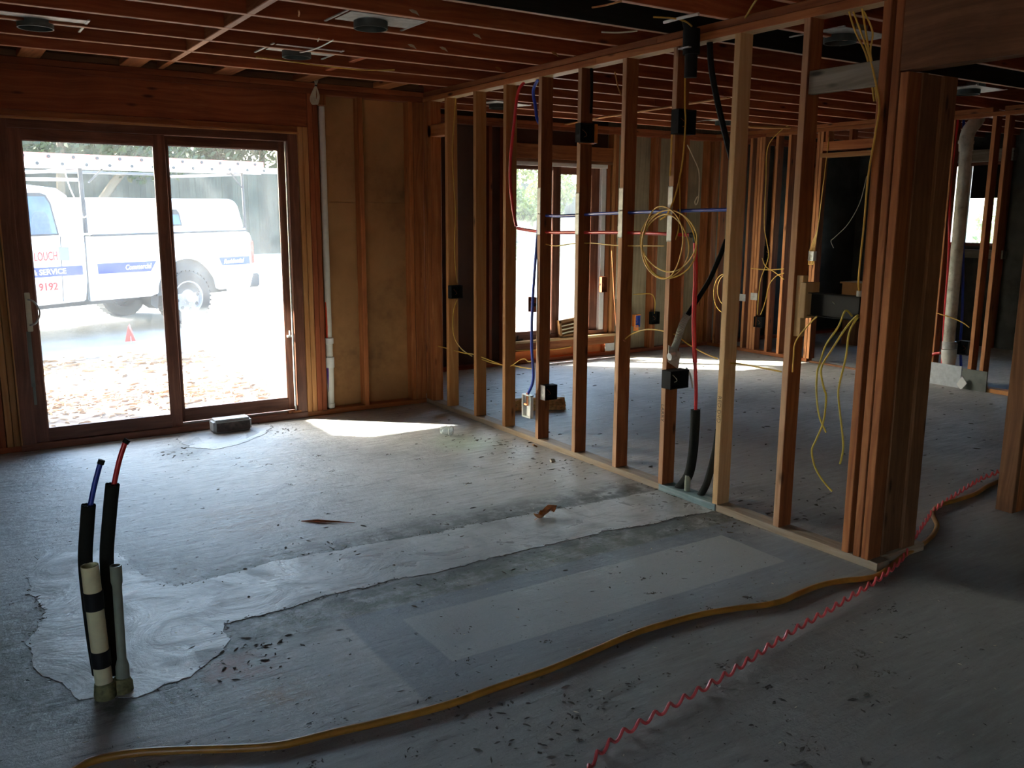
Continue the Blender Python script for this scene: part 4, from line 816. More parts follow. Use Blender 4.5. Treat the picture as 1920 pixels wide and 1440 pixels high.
cable(B_([(1778, 300), (1772, 350), (1766, 420)], .12), .012, 'redpex', 'short red pipe slanting behind the long red pipe', 'pipe', 'water_pipe', n=10)
cable(B_([(1807, 217), (1806, 280), (1803, 340), (1806, 450), (1805, 560), (1803, 610), (1801, 640), (1802, 695)], .09), .012, 'bluepex', 'blue pipe running behind the vent stack from the curb boards to the top plate', 'pipe', 'water_pipe', n=10)
cable(B_([(1741, 690), (1743, 672), (1750, 664), (1763, 662)], .0), .014, 'redpex', 'short red pipe bend low beside the doubled studs', 'pipe', 'water_pipe', n=10)
p = at(1808, 652, 0, XR+.05); ebox((XR+.05, p.y, p.z), (.05, .10, .13), 'black box between the vent stack and the stud', 'black', open_ax=0)
cable(B_([(1742, 581), (1760, 588), (1785, 596), (1805, 605), (1817, 614)], -.02), .005, 'yellow', 'yellow wire crossing in front of the vent stack')
# louvered grille leaning on the far window sill
gr = thing('air_grille', (5.75, Y2, .247), 'tan louvered grille box leaning on the far window sill', 'grille')
R = Matrix.Translation((5.74, Y2-.005, .25)) @ Matrix.Rotation(-.12, 4, 'Y')
obj('frame', MB().box((-.16, -.02, 0), (.16, .015, .03), R).box((-.16, -.02, .17), (.16, .015, .20), R).box((-.16, -.02, 0), (-.13, .015, .2), R).box((.13, -.02, 0), (.16, .015, .2), R).box((-.15, .012, .01), (.15, .02, .19), R), 'sheath', gr)
for i in range(3): obj('slat', MB().box((-.13, -.018, .05+.04*i), (.13, .005, .062+.04*i), R), 'cream', gr)
tag(obj('paper_label', MB().box((6.20, Y2-.026, .055), (6.33, Y2-.0235, .14)), 'white'), 'white paper label stuck under the right end of the window sill', 'label')
cable([fb(x, y, Y2-.03) for x, y in ((965, 657), (1000, 656), (1040, 655), (1070, 650))], .006, 'yellow', 'yellow wire crossing below the far window sill')
tag(obj('faucet_handle', MB().tube([(5.0, Y2+.01, .25), (5.12, Y2+.01, .258)], .008, 6).tube([(5.05, Y2+.01, .255), (5.06, Y2+.01, .30)], .006, 6), 'black', smooth=True), 'small dark latch crank lying on the far window sill', 'crank')

# ------------------------------------------------------------------ stub-up pipes in the foreground
c0 = V((.375, 2.93, 0))
def D(x, y, Y): return at(x, y, 1, Y)
st1 = thing('drain_stub', (.36, 2.91, 0), 'cream pipe stub wrapped twice in black tape, leaning in the foreground', 'pipe')
pb = D(195, 1280, 2.90); ptp = D(168, 1060, 2.90); dd = (ptp-pb); n_ = dd.normalized()
R0 = .0265
e = n_.orthogonal().normalized(); f = n_.cross(e)
Mx = Matrix.Translation(pb) @ Matrix((e, f, n_)).transposed().to_4x4(); L_ = dd.length
obj('pipe', MB().lathe([(.8*R0, .02), (.86*R0, L_-.001), (R0, L_), (R0, -.03)], 24, Mx), 'pvc_cream', st1, smooth=True)
for a, b in ((.06, .115), (.255, .315)): obj('tape_band', MB().lathe([(R0, a), (R0+.003, a+.001), (R0+.0035, b-.001), (R0, b)], 24, Mx), 'tape', st1, smooth=True)
obj('base_collar', MB().lathe([(.033, 0), (.035, .015), (.031, .05), (.0265, .055)], 20, Matrix.Translation((pb.x+.002, 2.90, .0))), 'grime', st1, smooth=True)
st2 = thing('conduit_stub', (.42, 2.93, 0), 'greenish grey pipe stub with a bell end in the foreground', 'pipe')
pb2 = D(231, 1275, 2.91); pt2 = D(217, 1060, 2.91); dd = pt2-pb2; n_ = dd.normalized(); e = n_.orthogonal().normalized(); f = n_.cross(e)
Mx2 = Matrix.Translation(pb2) @ Matrix((e, f, n_)).transposed().to_4x4(); L2 = dd.length
obj('pipe', MB().lathe([(.012, L2-.05), (.0135, L2), (.0178, L2), (.0178, L2-.055), (.0142, L2-.07), (.0142, .075), (.021, .05), (.021, -.02)], 22, Mx2), 'pvc_grey', st2, smooth=True)
obj('base_collar', MB().lathe([(.034, 0), (.033, .03), (.024, .048), (.018, .05)], 20, Matrix.Translation((pb2.x-.004, 2.91, .0))), 'grime', st2, smooth=True)
def insul(L, r, Y, tipL, rt, mat, label, capc='black'):
    o = thing('insulated_pipe', (L[0][0] if False else at(L[0][0], L[0][1], 1, Y)), label, 'pipe')
    P = smooth_pts([D(x, y, Y) for x, y in L], 8)
    obj('foam_sleeve', MB().tube(P, r, 20, False), 'foam', o, smooth=True)
    d = (P[-1]-P[-2]).normalized(); e = d.orthogonal().normalized(); f = d.cross(e); n = 20
    obj('sleeve_end', MB().add([P[-1]+(e*math.cos(2*math.pi*j/n)+f*math.sin(2*math.pi*j/n))*rr+d*(.002*(j % 2)) for rr in (r, r*.45) for j in range(n)], [(j, (j+1) % n, (j+1) % n+n, j+n) for j in range(n)]), 'foam', o)
    T = [D(x, y, Y) for x, y in tipL]
    obj('pipe', MB().tube(smooth_pts([P[-1]-d*.05]+T), rt, 14), mat, o, smooth=True)
    k = (T[-1]-T[-2]).normalized(); obj('crimp_cap', MB().tube([T[-1]-k*.004, T[-1]+k*.010], rt*1.28, 14), capc, o, smooth=True, bevel=0)
    return o
insul([(186, 1262), (176, 1200), (166, 1120), (160, 1050), (163, 990), (166, 947)], .0215, 2.945, [(176, 915), (186, 876), (189, 868)], .0083, 'bluepex', 'blue pipe in a black foam sleeve, the shorter of the foreground pair')
insul([(216, 1262), (212, 1180), (204, 1100), (200, 1040), (206, 960), (211, 908)], .0215, 2.955, [(222, 870), (234, 832), (236, 829)], .0083, 'redpex', 'red pipe in a black foam sleeve, the taller of the foreground pair')

# ------------------------------------------------------------------ hose and coiled cord on the floor
hp = [(120, 1460), (160, 1432), (200, 1420), (250, 1412), (300, 1408), (380, 1405), (450, 1403), (520, 1398), (560, 1390), (620, 1375), (700, 1357), (780, 1338), (850, 1318), (900, 1300), (960, 1279), (1030, 1255), (1100, 1226), (1150, 1204), (1200, 1184), (1260, 1166), (1320, 1151), (1380, 1141), (1430, 1135), (1470, 1126), (1500, 1112), (1540, 1097), (1580, 1089), (1620, 1085), (1648, 1078), (1675, 1058), (1700, 1038), (1730, 1020), (1750, 1002), (1757, 985), (1750, 968), (1752, 955), (1768, 945), (1800, 936), (1830, 925), (1850, 912), (1875, 900), (1900, 882), (1930, 860), (1990, 838), (2080, 812), (2200, 800)]
P = smooth_pts([at(x, y, 2, .012) for x, y in hp], 5)
tag(obj('air_hose', MB().tube(P, .0118, 12), 'hose', smooth=True), 'long amber air hose snaking across the slab from the lower left to the opening', 'hose')
cp_ = [(1100, 1450), (1120, 1415), (1160, 1380), (1200, 1356), (1250, 1328), (1300, 1300), (1350, 1272), (1400, 1240), (1450, 1206), (1500, 1174), (1550, 1146), (1600, 1115), (1640, 1090), (1672, 1066), (1695, 1043), (1708, 1020), (1720, 1000), (1735, 978), (1750, 957), (1780, 935), (1810, 915), (1840, 897), (1870, 885), (1900, 866), (1930, 845), (1990, 822), (2080, 798), (2200, 784)]
cp = smooth_pts([at(x, y, 2, .022) for x, y in cp_], 10)
ln = [0]
for a, b in zip(cp, cp[1:]): ln.append(ln[-1]+(b-a).length)
tot = ln[-1]; hel = []; st_ = .0045; i = 0; s_ = 0; rnd = random.Random(4)
while s_ < tot:
    while ln[i+1] < s_: i += 1
    t = (s_-ln[i])/(ln[i+1]-ln[i]); c = cp[i].lerp(cp[i+1], t); d = (cp[i+1]-cp[i]).normalized(); sd = d.cross(V((0, 0, 1))).normalized()
    a = 2*math.pi*s_/.072; rr = .012
    hel.append(c+V((0, 0, 1))*rr*math.sin(a)+sd*rr*.25*math.cos(a)); s_ += st_
tag(obj('coiled_cord', MB().tube(hel, .0052, 7), 'redcord', smooth=True), 'stretched red coiled cord lying across the slab', 'cord')
# ------------------------------------------------------------------ small things on the floor
mh = thing('metal_housing', (1.70, 6.29, 0), 'battered rounded grey metal box on the floor against the door sill', 'metal box')
obj('housing', MB().box((1.565, 6.24, 0), (1.835, 6.37, .095)), 'housing', mh, smooth=True, bevel=.016)
obj('rust_panel', MB().box((1.585, 6.2375, .012), (1.82, 6.241, .075)), 'rustdark', mh, bevel=.001)
cup = thing('plastic_cup', (2.90, 5.33, 0), 'clear plastic cup lying on its side at the edge of the sun patch', 'cup')
Rc = Matrix.Translation((2.93, 5.37, .036)) @ Matrix.Rotation(.55, 4, 'Z') @ Matrix.Rotation(math.pi/2, 4, 'X')
obj('cup_wall', MB().lathe([(.001, -.02), (.026, -.02), (.036, .055), (.038, .057), (.034, .055), (.0245, -.018), (.001, -.018)], 28, Rc), 'clear', cup, smooth=True)
obj('rim', MB().lathe([(.036, .053), (.039, .056), (.037, .059), (.034, .056)], 28, Rc), 'white', cup, smooth=True)
bt = thing('insulation_batt', (4.0, 5.7, 0), 'torn piece of yellow fibre insulation on the floor of the second room', 'insulation')
rnd = random.Random(3); a = at(952, 768, 2, 0); b = at(1056, 764, 2, 0)
bm = bmesh.new(); bmesh.ops.create_cube(bm, size=1); bmesh.ops.subdivide_edges(bm, edges=bm.edges[:], cuts=7, use_grid_fill=True)
for v in bm.verts:
    t = v.co.x+.5; c = a.lerp(b, t); dn = (b-a).normalized(); sd = V((-dn.y, dn.x, 0)); q = c+sd*(v.co.y*.16)+V((0, 0, max(0, (v.co.z+.5)*.085*(1-.35*abs(v.co.y*2)**2))))
    v.co = q+V([rnd.uniform(-.008, .008) for _ in range(3)]); v.co.z = max(0.001, v.co.z)
me = bpy.data.meshes.new('batt'); bm.to_mesh(me); bm.free(); me.materials.append(M['batt']); o = bpy.data.objects.new('batt', me); place(o, bt)
cuff = MB()
for i in range(60):
    c = a.lerp(b, rnd.random()) + V((rnd.uniform(-.09, .09), rnd.uniform(-.09, .09), rnd.uniform(.0, .09))); d = V([rnd.uniform(-.03, .03) for _ in range(3)]); d.z = abs(d.z)*.4
    cuff.tube([c, c+d*.5+V((0, 0, .006)), c+d], .0013, 3)
obj('loose_fibres', cuff, 'batt', bt)
lf = thing('dead_leaf', (2.53, 3.56, 0), 'curled dry brown leaf on the trench patch in the middle of the slab', 'leaf'); lf_c = V((2.53, 3.56, .006))
mb = MB(); G = 7
vs_ = []
for i in range(G):
    for j in range(G):
        u = i/(G-1)*2-1; v = j/(G-1)*2-1; wd = math.sqrt(max(0, 1-u*u))*.6+.12*abs(math.sin(6*u))
        vs_.append(lf_c+V((u*.055+v*.02, v*wd*.045, .004+.028*v*v+.015*math.sin(3*u)+.012*rnd.random())))
mb.add(vs_, [(i*G+j, i*G+j+1, (i+1)*G+j+1, (i+1)*G+j) for i in range(G-1) for j in range(G-1)]); obj('blade', mb, 'leafdead', lf, smooth=True)
obj('stalk', MB().tube([lf_c+V((-.05, -.01, .01)), lf_c+V((-.08, -.02, .002))], .0015, 5), 'leafdead', lf)
for i, (x, y) in enumerate(((1035, 865), (1002, 837))):
    c = at(x, y, 2, .004)
    tag(obj('wood_chip', MB().prism([(-.02, -.008), (.015, -.012), (.024, .004), (-.01, .014)], 0, .012, Matrix.Translation(c) @ Matrix.Rotation(i*1.2+.3, 4, 'Z') @ Matrix.Rotation(.5, 4, 'X')), ('cream', 'straw')[i]), ('pale chip on the floor in front of the partition', 'brown chip on the floor near the partition plate')[i], 'wood chip')
sc = MB(); a1 = at(565, 977, 2, .004); a2 = at(665, 980, 2, .004)
sc.tube([a1, a1.lerp(a2, .3)+V((0, 0, .004)), a2], [.002, .008, .001], 5); tag(obj('splinter', sc, 'fir_red'), 'long reddish splinter lying on the floor in the middle of the room', 'splinter')
# grit and gouges scattered over the slab (nobody could count them)
gm = MB(); rnd = random.Random(11)
def chip(c, s, gm=gm):
    a = rnd.uniform(0, 6.28); l = s*rnd.uniform(.6, 2.0); wv = s*rnd.uniform(.25, .7); h = s*rnd.uniform(.12, .45); ca, sa = math.cos(a), math.sin(a)
    P = [(-l, -wv*.4), (-l*.2, -wv), (l, 0), (l*.1, wv)]
    gm.add([c+V((x*ca-y*sa, x*sa+y*ca, 0)) for x, y in P]+[c+V((x*ca*.5-y*sa*.5, x*sa*.5+y*ca*.5, h)) for x, y in P], [(4,5,6,7),(0,1,5,4),(1,2,6,5),(2,3,7,6),(3,0,4,7)])
for _ in range(1700):
    x, y = rnd.uniform(-.6, 3.3), rnd.uniform(1.0, 6.35)
    if rnd.random() < .35: y = rnd.uniform(1.0, 2.6)
    chip(V((x, y, .0005)), rnd.choice((.0015, .002, .003, .003, .005)))
for _ in range(70):
    cx, cy_ = rnd.uniform(.3, 3.2), rnd.uniform(1.0, 2.5)
    if rnd.random() < .35: cx, cy_ = rnd.uniform(1.4, 3.2), rnd.uniform(2.4, 5.8)
    sp = rnd.uniform(.008, .028)
    for _ in range(rnd.randint(7, 22)): chip(V((min(3.33, rnd.gauss(cx, sp)), rnd.gauss(cy_, sp*.7), .0005)), rnd.choice((.002, .004, .006)))
for P in edges:
    for a, b in zip(P, P[1:]+P[:1]):
        if max(a[0], b[0]) > 3.3: continue
        dens = 3+4*math.sin(a[0]*3.1+a[1]*5.3)
        for _ in range(max(1, int(dens))):
            t = rnd.random(); chip(V((min(3.33, a[0]+(b[0]-a[0])*t+rnd.gauss(0, .011)), a[1]+(b[1]-a[1])*t+rnd.gauss(0, .009), .0015)), rnd.choice((.0015, .0025, .004, .006)))
for _ in range(500): chip(V((rnd.uniform(3.5, 7.7), rnd.uniform(2.5, 7.5), .0005)), rnd.choice((.006, .009, .014)))
for cx, cy_, n, sp in ((3.25, 3.55, 60, .12), (3.15, 4.3, 50, .14), (3.2, 4.9, 40, .14), (2.95, 5.15, 40, .16), (1.3, 3.68, 50, .2), (2.1, 3.66, 40, .25), (1.9, 3.2, 50, .4), (.8, 2.95, 60, .12), (1.25, 2.2, 40, .12), (1.35, 1.95, 40, .1), (1.6, 2.05, 30, .1), (3.25, 3.0, 50, .12), (3.8, 3.0, 60, .2), (2.05, 6.1, 25, .07), (1.25, 5.85, 30, .07), (2.2, 2.3, 20, .1), (2.0, 1.5, 30, .1), (2.4, 1.6, 20, .1)):
    for _ in range(n): chip(V((min(3.34, rnd.gauss(cx, sp)) if cx < 3.4 else rnd.gauss(cx, sp), min(6.38, rnd.gauss(cy_, sp)), .001)), rnd.choice((.003, .005, .008, .011)))
tag(obj('floor_grit', gm, 'chips', kind='stuff'), 'dark grit and chips scattered over the concrete floor', 'grit')
gm2 = MB()
for _ in range(260): chip(V((rnd.uniform(.2, 3.3), rnd.uniform(1.0, 6.3), .0005)), rnd.choice((.004, .006)), gm2)
tag(obj('plaster_crumbs', gm2, 'cream', kind='stuff'), 'pale plaster crumbs scattered over the concrete floor', 'crumbs')

# ------------------------------------------------------------------ outside
def gz(x, y): return -.06 + max(0, y-12.5)*.045 + max(0, x-5)*.012*min(1, max(0, y-8)/6)
gmesh = MB(); NX, NY = 60, 44; vs_ = []
for j in range(NY):
    for i in range(NX):
        x = -12+i*50/(NX-1); y = 6.55+j*32/(NY-1); vs_.append((x, y, gz(x, y)))
gmesh.add(vs_, [(j*NX+i, j*NX+i+1, (j+1)*NX+i+1, (j+1)*NX+i) for j in range(NY-1) for i in range(NX-1)])
obj('ground', gmesh, 'yard', kind='structure', smooth=True)
obj('ground_back', MB().box((-60, -60, -.5), (60, -4.6, -.12)).box((11.2, -4.6, -.5), (60, 40, -.12)).box((-60, -4.6, -.5), (-3.3, 40, -.12)), 'yard', kind='structure')
rnd = random.Random(21); mu = MB()
for _ in range(5200):
    band = rnd.random()
    y = rnd.gauss(8.15, .28) if band < .55 else (rnd.gauss(10.2, .3) if band < .8 else rnd.uniform(7.0, 11))
    x = rnd.uniform(-.2, 5.5)
    if y < 6.65: continue
    chip(V((x, y, gz(x, y)+.003)), rnd.choice((.015, .02, .03, .045)), mu)
tag(obj('mulch', mu, 'straw', kind='stuff'), 'brown mulch and straw scattered on the bare yard outside the sliding door', 'mulch')
p = at(246, 643, 2, gz(1.8, 12)); fg = thing('marker_flag', (p.x, p.y, p.z), 'small red marker flag standing in the yard outside the sliding door', 'flag')
obj('wire', MB().tube([p, p+V((0, 0, .22))], .006, 5), 'steel', fg); obj('pennant', MB().add([p+V((-.07, 0, .02)), p+V((.06, .02, .02)), p+V((0, .02, .24)), p+V((-.03, -.04, .22))], [(0, 1, 2), (0, 2, 3), (0, 3, 1), (1, 3, 2)]), 'flag', fg)

# ---- pickup truck
dT = (RT*(2150-960)/F_PX - UP*(376-720)/F_PX + FW).normalized()
nT = V((dT.y, -dT.x, 0)).normalized(); uT = nT.cross(dT); uT = uT if uT.z > 0 else -uT
WT = EYE + (RT*(356.5-960)/F_PX - UP*(558-720)/F_PX + FW)*12.4
MT = Matrix((dT, -nT, uT)).transposed().to_4x4(); MT.translation = WT          # local: x along truck, y into truck, z up
T3 = lambda s, v, u: MT @ V((s, v, u))
tk = thing('pickup_truck', T3(-1, .9, -.37), 'white pickup truck with a canopy, signs and a ladder rack parked outside the sliding door', 'truck')
# prism helper: profile in (s,u), extruded over v
def side(prof, v0, v1):
    n = len(prof); A_ = [T3(s, v0, u) for s, u in prof]; B2 = [T3(s, v1, u) for s, u in prof]
    m = MB(); m.add(A_+B2, [tuple(range(n)), tuple(range(2*n-1, n-1, -1))]+[(i, i+n, (i+1) % n+n, (i+1) % n) for i in range(n)]); return m
WD = 1.86
arch = [(.50*math.cos(a), .10+.44*math.sin(a)) for a in [math.pi-i*math.pi/14 for i in range(15)]]
bedp = [(-1.44, .08), (-.60, .07)] + [(x*.94-.01, y) for x, y in arch] + [(.50, .07), (1.05, .075), (1.12, .28), (1.12, .78), (1.09, .86), (1.03, .885), (-1.44, .885)]
b_ = obj('bed', side(bedp, 0, .05), 'paint_white', tk, bevel=.008); 
obj('bed', side([(-1.44, .10), (1.05, .10), (1.10, .86), (-1.44, .86)], WD-.05, WD), 'paint_white', tk)
obj('bed_floor', side([(-1.44, .12), (1.08, .12), (1.08, .2), (-1.44, .2)], .05, WD-.05), 'trim_grey', tk)
obj('tailgate', side([(1.05, .2), (1.11, .2), (1.11, .86), (1.05, .86)], .05, WD-.05), 'paint_white', tk)
obj('wheel_well', side([(x*.93-.01, y) for x, y in arch]+[(.46, .06), (-.47, .06)], .05, .30), 'trim_grey', tk)
obj('rail', side([(-1.33, .885), (1.05, .885), (1.05, .91), (-1.33, .91)], -.005, .06), 'trim_grey', tk)
canp = [(-1.36, .93), (-1.37, 1.345), (-1.30, 1.365), (.78, 1.35), (.88, 1.325), (.94, 1.25), (1.03, .93)]
cn = obj('canopy', side(canp, .03, WD-.03), 'paint_white', tk, bevel=.02)
obj('canopy_edge', side([(-1.36, .905), (1.04, .905), (1.035, .935), (-1.36, .935)], .02, WD-.02), 'paint_white', tk)
cw = obj('canopy_window', side([(-.22, .99), (-.03, .99), (-.06, 1.16), (-.10, 1.21), (-.20, 1.21), (-.22, 1.18)], .012, .035), 'trim_grey', tk)
obj('pane', side([(-.20, 1.01), (-.055, 1.01), (-.08, 1.14), (-.20, 1.14)], .006, .02), 'carglass', cw)
cabp = [(-3.75, .06), (-1.50, .09), (-1.44, .40), (-1.44, .93), (-1.55, 1.27), (-1.62, 1.39), (-1.74, 1.475), (-2.1, 1.515), (-2.7, 1.50), (-3.1, 1.40), (-3.62, .95), (-4.9, .80), (-5.0, .3), (-4.9, .15), (-4.55, .10), (-4.5, .40), (-4.3, .53), (-4.0, .53), (-3.8, .40)]
obj('cab', side(cabp, .0, WD), 'paint_white', tk, bevel=.015)
sw = obj('side_window', side([(-2.95, .90), (-1.765, .915), (-1.83, 1.30), (-1.88, 1.395), (-1.95, 1.42), (-2.65, 1.41)], -.006, .02), 'trim_grey', tk)
obj('pane', side([(-2.9, .925), (-1.79, .935), (-1.85, 1.29), (-1.90, 1.375), (-2.6, 1.385)], -.010, .01), 'carglass', sw)
st_s = obj('seat', side([(-2.12, .935), (-1.86, .935), (-1.88, 1.15), (-1.93, 1.20), (-2.03, 1.20), (-2.07, 1.15)], -.012, .0), 'seatblue', sw)
obj('door_gap', side([(-1.80, .11), (-1.79, .11), (-1.745, .90), (-1.755, .90)], -.002, .01), 'trim_grey', tk)
obj('cab_gap', side([(-1.478, .10), (-1.455, .10), (-1.435, .9), (-1.447, .9)], -.001, .05), 'trim_grey', tk)
obj('fuel_door', side([(-1.785, .615), (-1.665, .605), (-1.665, .765), (-1.785, .775)], -.006, .01), 'greywall', tk)
obj('bumper', side([(1.06, .06), (1.25, .06), (1.25, .26), (1.06, .26)], .02, WD-.02), 'rack', tk, bevel=.02)
obj('tail_light', side([(1.085, .40), (1.15, .42), (1.15, .74), (1.085, .76)], -.006, .08), 'tail', tk, bevel=.012)
obj('frame_rail', side([(-4.6, -.02), (1.0, -.02), (1.0, .10), (-4.6, .10)], .5, 1.3), 'trim_grey', tk)
obj('axle', MB().tube([T3(0, .2, 0), T3(0, WD-.2, 0)], .06, 10).tube([T3(0, WD/2-.15, 0), T3(0, WD/2, 0), T3(0, WD/2+.15, 0)], [.06, .16, .06], 12), 'trim_grey', tk)
obj('mud_flap', side([(-.56, -.05), (-.46, -.12), (-.42, .12), (-.54, .2)], .08, .30), 'rubber', tk)
def wheel(s, v, flip):
    Mw = MT @ Matrix.Translation((s, v, 0)) @ Matrix.Rotation(math.pi/2*(1 if flip else 1), 4, 'X')
    if flip: Mw = Mw @ Matrix.Rotation(math.pi, 4, 'Y')
    wh = obj('wheel', MB().lathe([(.225, -.02), (.30, .0), (.35, -.005), (.375, -.04), (.375, -.22), (.35, -.25), (.25, -.25), (.22, -.23)], 40, Mw), 'rubber', tk, smooth=True)
    tr_ = MB()
    for j in range(36):
        a = 2*math.pi*j/36; tr_.box((.365, -.014, -.045), (.380, .014, -.012), Mw @ Matrix.Rotation(a, 4, 'Z')); tr_.box((.365, -.010, -.22), (.380, .012, -.08), Mw @ Matrix.Rotation(a+.08, 4, 'Z'))
    obj('tread', tr_, 'rubber', wh, kind='stuff')
    obj('rim', MB().lathe([(.228, -.03), (.232, -.006), (.218, -.004), (.205, -.05), (.15, -.035), (.11, -.03), (.075, -.005), (.065, .03), (.03, .035), (.001, .035)], 36, Mw), 'rim', wh, smooth=True)
    hh = MB()
    for j in range(8):
        a = 2*math.pi*j/8+.2; hh.lathe([(.001, .004), (.024, .004), (.026, 0)], 10, Mw @ Matrix.Rotation(a, 4, 'Z') @ Matrix.Translation((.165, 0, -.038)))
    obj('hand_hole', hh, 'trim_grey', wh)
    lg = MB()
    for j in range(8): lg.lathe([(.001, .02), (.010, .018), (.011, 0)], 8, Mw @ Matrix.Rotation(2*math.pi*j/8, 4, 'Z') @ Matrix.Translation((.09, 0, -.022)))
    obj('lug_nut', lg, 'steel', wh)
wheel(0, .02, False); wheel(-4.15, .02, False); wheel(0, WD-.02, True); wheel(-4.15, WD-.02, True)
# signs
obj('sign_band', side([(-2.9, .425), (-1.51, .42), (-1.51, .535), (-2.9, .545)], -.004, .002), 'signblue', tk)
obj('sign_band', side([(-1.31, .415), (-.57, .405), (-.48, .535), (-1.31, .545)], -.004, .002), 'signblue', tk)
obj('sign_band', side([(.575, .412), (1.062, .41), (1.055, .525), (.525, .527)], -.004, .002), 'signblue', tk)
tz = lambda s, u: T3(s, -.0055, u)
text(tk, '& SERVICE', tz(-2.14, .478), dT, uT, .092, 'white', sx=1.0, bold=.002)
text(tk, 'LOUCH', tz(-2.10, .665), dT, uT, .15, 'signred', sx=.56, bold=.001)
text(tk, '9192', tz(-2.08, .30), dT, uT, .125, 'signred', sx=.95, bold=.003)
text(tk, 'Commercial', tz(-.94, .473), dT, uT, .092, 'white', align='LEFT', shear=.25, bold=.002, sx=.82)
text(tk, 'Residential', tz(.60, .466), dT, uT, .088, 'white', align='LEFT', shear=.25, bold=.003, sx=.9)
# rack
rk = obj('ladder_rack', MB().tube([T3(-1.40, .04, .93), T3(-1.40, .04, 1.80)], .028, 8).tube([T3(1.05, .04, .9), T3(1.05, .04, 1.80)], .02, 8).tube([T3(-1.40, WD-.04, .93), T3(-1.40, WD-.04, 1.80)], .028, 8).tube([T3(1.05, WD-.04, .9), T3(1.05, WD-.04, 1.80)], .02, 8)
   .tube([T3(-1.40, .04, 1.735), T3(1.05, .04, 1.735)], .02, 8).tube([T3(-1.40, WD-.04, 1.735), T3(1.05, WD-.04, 1.735)], .02, 8).tube([T3(-1.40, .04, 1.70), T3(-1.40, WD-.04, 1.70)], .022, 8).tube([T3(1.05, .04, 1.70), T3(1.05, WD-.04, 1.70)], .022, 8)
   .tube([T3(-1.30, .04, 1.55), T3(-1.10, .04, 1.72)], .012, 6).tube([T3(.85, .04, 1.72), T3(1.05, .04, 1.5)], .012, 6), 'rack', tk, smooth=True)
obj('rack_bar', MB().tube([T3(-3.3, .06, 1.575), T3(-1.42, .06, 1.58)], .02, 8).tube([T3(-3.3, .06, 1.62), T3(-3.3, WD-.1, 1.62)], .02, 8), 'white', tk, smooth=True)
ld = thing('extension_ladder', T3(-1.5, .2, 1.72), 'two-section red and cream extension ladder lying on the truck rack', 'ladder')
for nm, m, u0_, u1_, s0, s1 in (('upper_section', 'ladder_red', 1.805, 1.885, -4.6, 1.40), ('lower_section', 'ladder_cream', 1.72, 1.80, -4.9, 1.68)):
    sec = obj(nm, side([(s0, u0_), (s1, u0_), (s1, u1_), (s0, u1_)], -.03, -.008).add(*(lambda q: (q.v, q.f))(side([(s0, u0_), (s1, u0_), (s1, u1_), (s0, u1_)], .38, .402))), m, ld)
    rg = MB(); s = s0+.2+(.15 if 'up' in nm else 0); um = (u0_+u1_)/2
    while s < s1-.1: rg.tube([T3(s, -.042, um), T3(s, .405, um)], .020, 8); s += .305
    obj('rungs', rg, 'trim_grey' if False else 'rack', sec, smooth=True)
tag(obj('tie_down_rope', MB().tube(smooth_pts([T3(-1.60, .03, 1.72), T3(-1.58, -.01, 1.5), T3(-1.50, .0, 1.3), T3(-1.43, .0, 1.12), T3(-1.30, .03, 1.25), T3(-1.38, .03, 1.34)]), .008, 5), 'white', smooth=True), 'white tie-down rope dangling behind the truck cab', 'rope')

# ---- fence of single planks
def fence_run(x0, x1, y0, y1, h, label):
    fe = thing('plank_fence', (x0, y0, gz(x0, y0)), label, 'fence'); L = math.dist((x0, y0), (x1, y1)); n = int(L/.134); ang = math.atan2(y1-y0, x1-x0); r_ = random.Random(int(x0*10)+3)
    for i in range(n):
        t = i/n; x = x0+(x1-x0)*t; y = y0+(y1-y0)*t; z = gz(x, y)-.05; hh = h+r_.uniform(-.02, .02)
        o = bpy.data.objects.new('plank', boardmesh(.138, .018, h, 'fence')); place(o, fe)
        o.matrix_basis = Matrix.Translation((x, y+r_.uniform(-.01, .01), z+hh/2)) @ Matrix.Rotation(ang, 4, 'Z')
    for zz in (.4, h-.4): slope(fe, 'fence_rail', (x0, y0+.03, gz(x0, y0)+zz), (x1, y1+.03, gz(x1, y1)+zz), .09, .038, 'fence')
fence_run(-1, 10, 24, 24, 2.3, 'tall grey plank fence behind the pickup truck')
fence_run(12.5, 23, 25, 25, 2.0, 'grey plank fence behind the yellow-green bushes seen through the far window')
# ---- trees and bushes
def tree(name, loc, blobs, nleaf, ls, mat, label, cat='tree', trunk=True, seed=1):
    r_ = random.Random(seed); t = thing(name, loc, label, cat); L = V(loc)
    if trunk:
        for b in blobs[:4]:
            c = L+V(b[:3]); obj('trunk' if b is blobs[0] else 'branch', MB().tube(smooth_pts([L+V((0, 0, -.1)), L.lerp(c, .45)+V((r_.uniform(-.2, .2), 0, .1)), c]), [.14]*6+[.09]*6+[.04], 8), 'bark', t, smooth=True)
    mb = MB(); tot_ = sum(b[3]*b[4] for b in blobs)
    for b in blobs:
        for _ in range(int(nleaf*b[3]*b[4]/tot_)):
            th = r_.uniform(0, 6.283); cz = r_.uniform(-1, 1); rr = r_.random()**.45; sr = math.sqrt(1-cz*cz)
            c = L+V(b[:3])+V((b[3]*rr*sr*math.cos(th), b[3]*rr*sr*math.sin(th), b[4]*rr*cz)); s = ls*r_.uniform(.6, 1.4)
            a = V((r_.gauss(0, 1), r_.gauss(0, 1), r_.gauss(0, 1))).normalized(); e = a.orthogonal().normalized(); f = a.cross(e)
            mb.add([c-e*s, c-f*s*.5, c+e*s, c+f*s*.5], [(0, 1, 2, 3)])
    obj('foliage', mb, mat, t, kind='stuff'); return t
